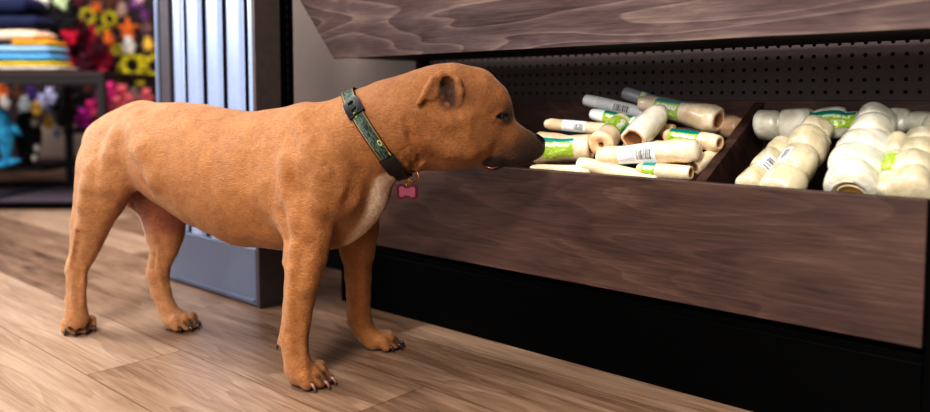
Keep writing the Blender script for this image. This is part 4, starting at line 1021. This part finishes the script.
# ================================================================== COLLAR (wraps the neck exactly) with buckles, ring and tag
top, bot = Bp(354, 98), Bp(400, 171); cc = (top + bot) / 2; up = (top - bot) / np.linalg.norm(top - bot)
axn = np.cross(BN, up); axn /= np.linalg.norm(axn)
if axn @ BD < 0: axn = -axn
lat = np.array([.66, -.75, 0]); lat -= up * (lat @ up); lat /= np.linalg.norm(lat); axn = np.cross(up, lat); axn = axn if axn @ BD > 0 else -axn
WC = .0245; NSEG = 96
def cpt(th, s, off):
    d = up * math.cos(th) + lat * math.sin(th); c = cc + axn * (s * WC)
    return dog.surf(c, d) + d * off
prof = [(-.5, .0018), (-.5, .0042), (-.44, .0050), (-.40, .0044), (0, .0046), (.40, .0044), (.44, .0050), (.5, .0042), (.5, .0018)]
rings = []
for i in range(NSEG):
    th = 2 * PI * i / NSEG; rings.append([cpt(th, s, 0) for s in (-.5, -.25, 0, .25, .5)])
RG = np.array(rings)   # smooth radii around the ring
for _ in range(2): RG = (np.roll(RG, 1, 0) + RG * 2 + np.roll(RG, -1, 0)) / 4
def cring(th, s, off):
    f = (th / (2 * PI) % 1) * NSEG; i = int(f) % NSEG; w = f - int(f); g = (s + .5) * 4; j = min(3, max(0, int(g))); v = g - j
    def at_(i_): return RG[i_ % NSEG][j] * (1 - v) + RG[i_ % NSEG][j + 1] * v
    d = up * math.cos(th) + lat * math.sin(th); return at_(i) * (1 - w) + at_(i + 1) * w + d * off
tcol = NT('camouflage_feather_print_webbing'); tv = tcol.coords('UV', scale=(17, 1.4, 1)); vo = tcol.n('ShaderNodeTexVoronoi', ins={'Scale': 1.0, 'Randomness': .6}); tcol.l(tv, vo.inputs['Vector'])
nz = tcol.noise(tcol.coords('UV', scale=(34, 4, 1)), 1.2, 3, .6, 1.5)
bc = tcol.ramp(nz, [(.36, lin((8, 13, 12))), (.47, lin((26, 44, 34))), (.54, lin((84, 108, 92))), (.62, lin((16, 24, 22)))])
eyef = tcol.ramp(vo.outputs['Distance'], [(.06, lin((22, 34, 78))), (.1, lin((60, 110, 120))), (.15, lin((206, 200, 52))), (.2, lin((60, 84, 44)))])
bc = tcol.mix(tcol.math('LESS_THAN', vo.outputs['Distance'], .19), bc, eyef)
sp = tcol.n('ShaderNodeSeparateXYZ'); tcol.l(tcol.coords('UV'), sp.inputs[0]); ed = tcol.math('ABSOLUTE', tcol.math('SUBTRACT', sp.outputs[1], .5))
bc = tcol.mix(tcol.math('GREATER_THAN', ed, .385), bc, lin((178, 120, 66))); bc = tcol.mix(tcol.math('GREATER_THAN', ed, .42), bc, lin((14, 14, 16)))
tcol.set(Base_Color=bc, Roughness=.55); tcol.bump(tcol.noise(tcol.coords('UV', scale=(400, 60, 1)), 1, 1), .3, .0005)
bmc = bmesh.new(); uvl = bmc.loops.layers.uv.new('UVMap'); g = [[bmc.verts.new(cring(2 * PI * i / NSEG, s, o_)) for s, o_ in prof] for i in range(NSEG)]
for i in range(NSEG):
    for j in range(len(prof) - 1):
        i2 = (i + 1) % NSEG; f = bmc.faces.new((g[i][j], g[i2][j], g[i2][j + 1], g[i][j + 1]))
        for l, (a, b) in zip(f.loops, ((i, j), (i + 1, j), (i + 1, j + 1), (i, j + 1))): l[uvl].uv = (a / NSEG, prof[b][0] + .5)
bmesh.ops.recalc_face_normals(bmc, faces=bmc.faces[:])
collar = thing('dog_collar', 'green camouflage print collar with black buckles around the tan dog neck', 'collar', tuple(cc))
keep(link('strap', bmc, tcol.m), collar)
plast = flat('black_buckle_plastic', (20, 20, 22), .3, coat=.3)
def patch(name, th0, th1, s0, s1, thick, mat, hole=None):
    """slab following the collar; hole=(th0, th1, s0, s1) leaves a window"""
    b = bmesh.new(); N = 8; S_ = [s0, (2 * s0 + s1) / 3, (s0 + 2 * s1) / 3, s1]
    def cr(th, s, off):
        ex = max(0, abs(s) - .5) * WC; return cring(th, max(-.5, min(.5, s)), off) + axn * math.copysign(ex, s)
    V = [[[b.verts.new(cr(th0 + (th1 - th0) * i / N, s, o_)) for s in S_] for i in range(N + 1)] for o_ in (.0025, thick)]
    def q(a, b_, c_, d_): b.faces.new((a, b_, c_, d_))
    inn = set()
    if hole: inn = {(i, 1) for i in range(2, N - 2)}
    if hole == 'two': inn = {(i, 1) for i in (1, 2, 5, 6)}
    for i in range(N):
        for j in range(3):
            if (i, j) in inn: continue
            q(V[1][i][j], V[1][i + 1][j], V[1][i + 1][j + 1], V[1][i][j + 1]); q(V[0][i][j], V[0][i][j + 1], V[0][i + 1][j + 1], V[0][i + 1][j])
            for (di, dj, a, c_) in ((-1, 0, (i, j), (i, j + 1)), (1, 0, (i + 1, j + 1), (i + 1, j)), (0, -1, (i + 1, j), (i, j)), (0, 1, (i, j + 1), (i + 1, j + 1))):
                ni, nj = i + di, j + dj
                if not (0 <= ni < N and 0 <= nj < 3) or (ni, nj) in inn:
                    q(V[0][a[0]][a[1]], V[1][a[0]][a[1]], V[1][c_[0]][c_[1]], V[0][c_[0]][c_[1]])
    bmesh.ops.recalc_face_normals(b, faces=b.faces[:])
    o = link(name, b, mat, None, False, .0008); return keep(o, collar)
def thof(y):  # angle of the near-side collar point at photo height y
    best_ = min(range(1, NSEG // 2), key=lambda i: abs(PYC - FP * ((cring(2 * PI * i / NSEG, 0, 0) - CAM) @ UPV) / ((cring(2 * PI * i / NSEG, 0, 0) - CAM) @ FW) - y)); return 2 * PI * best_ / NSEG
ta, tb_ = thof(104), thof(115); patch('slider_buckle', ta, tb_, -.64, .64, .0088, plast, 'two')
ta, tb_ = thof(157), thof(170); patch('clip_buckle', ta, tb_, -.56, .56, .0105, plast)
patch('clip_prong', thof(170) + .02, thof(170) + .28, -.4, .4, .0095, plast)
# ring and tag hang under the collar
rc = cring(PI * .93, .62, .004); rc = Bp(413.5, 176.5, .012)
brass = flat('old_brass', (176, 128, 58), .3, 1., var=.05)
rb = bmesh.new(); vx = BD * .85 + BN * .2; vx /= np.linalg.norm(vx); pts = [rc + vx * (math.cos(a) * .0115) + np.array([0, 0, 1]) * math.sin(a) * .0100 for a in [2 * PI * k / 28 for k in range(29)]]
tube(rb, pts, .0011, 8, False); keep(link('split_ring', rb, brass), collar)
tc_ = Bp(407.3, 191.8, .012)
rb = bmesh.new(); lk = tc_ + np.array([0, 0, .0165]); pts = [lk + vx * (math.cos(a) * .003) + np.array([0, 0, 1]) * (math.sin(a) * .0062) for a in [2 * PI * k / 18 for k in range(19)]]
tube(rb, pts, .0007, 6, False); keep(link('tag_link', rb, brass), collar)
rb = bmesh.new(); pts = [rc - np.array([0, 0, .0105]), (rc + lk) / 2 - np.array([0, 0, .002]), lk + np.array([0, 0, .0055])]
tube(rb, pts, .0008, 6); keep(link('tag_link', rb, brass), collar)
def bone_outline(w, h, n=10):
    out = []; r = h * .30
    for sx, sy, a0 in ((1, -1, -PI * .85), (1, 1, -PI * .25), (-1, 1, PI * .15), (-1, -1, PI * .75)):
        for k in range(n + 1):
            a = a0 + k / n * PI * 1.1; out.append((sx * (w / 2 - r) + r * math.cos(a), sy * (h / 2 - r) + r * math.sin(a)))
    return out
def slab(bm, c, ex, ey, ez, outl, t0, t1):
    A = [bm.verts.new(c + ex * u + ey * v + ez * t0) for u, v in outl]; B = [bm.verts.new(c + ex * u + ey * v + ez * t1) for u, v in outl]; n = len(A)
    bm.faces.new(A); bm.faces.new(B[::-1])
    for i in range(n): bm.faces.new((A[i], B[i], B[(i + 1) % n], A[(i + 1) % n]))
    bmesh.ops.recalc_face_normals(bm, faces=bm.faces[:])
ez = np.array([.45, -.89, 0]); ez /= np.linalg.norm(ez); ex = np.cross(np.array([0, 0, 1.]), ez) * -1; ex = ex if ex @ RT > 0 else -ex; ey = np.array([0, 0, 1.])
rb = bmesh.new(); slab(rb, tc_, ex, ey, ez, bone_outline(.0385, .0265), -.001, .001)
tagm = flat('dark_magenta_anodised_tag', (84, 22, 46), .35, .5, var=.05); tagl = flat('dull_pink_tag_face', (124, 62, 78), .45, .3, var=.1)
tg = keep(link('bone_tag', rb, tagm, None, False, .0004), collar)
rb = bmesh.new(); slab(rb, tc_, ex, ey, ez, bone_outline(.030, .0185), .0011, .0015); keep(link('tag_face', rb, tagl, None, False), collar)
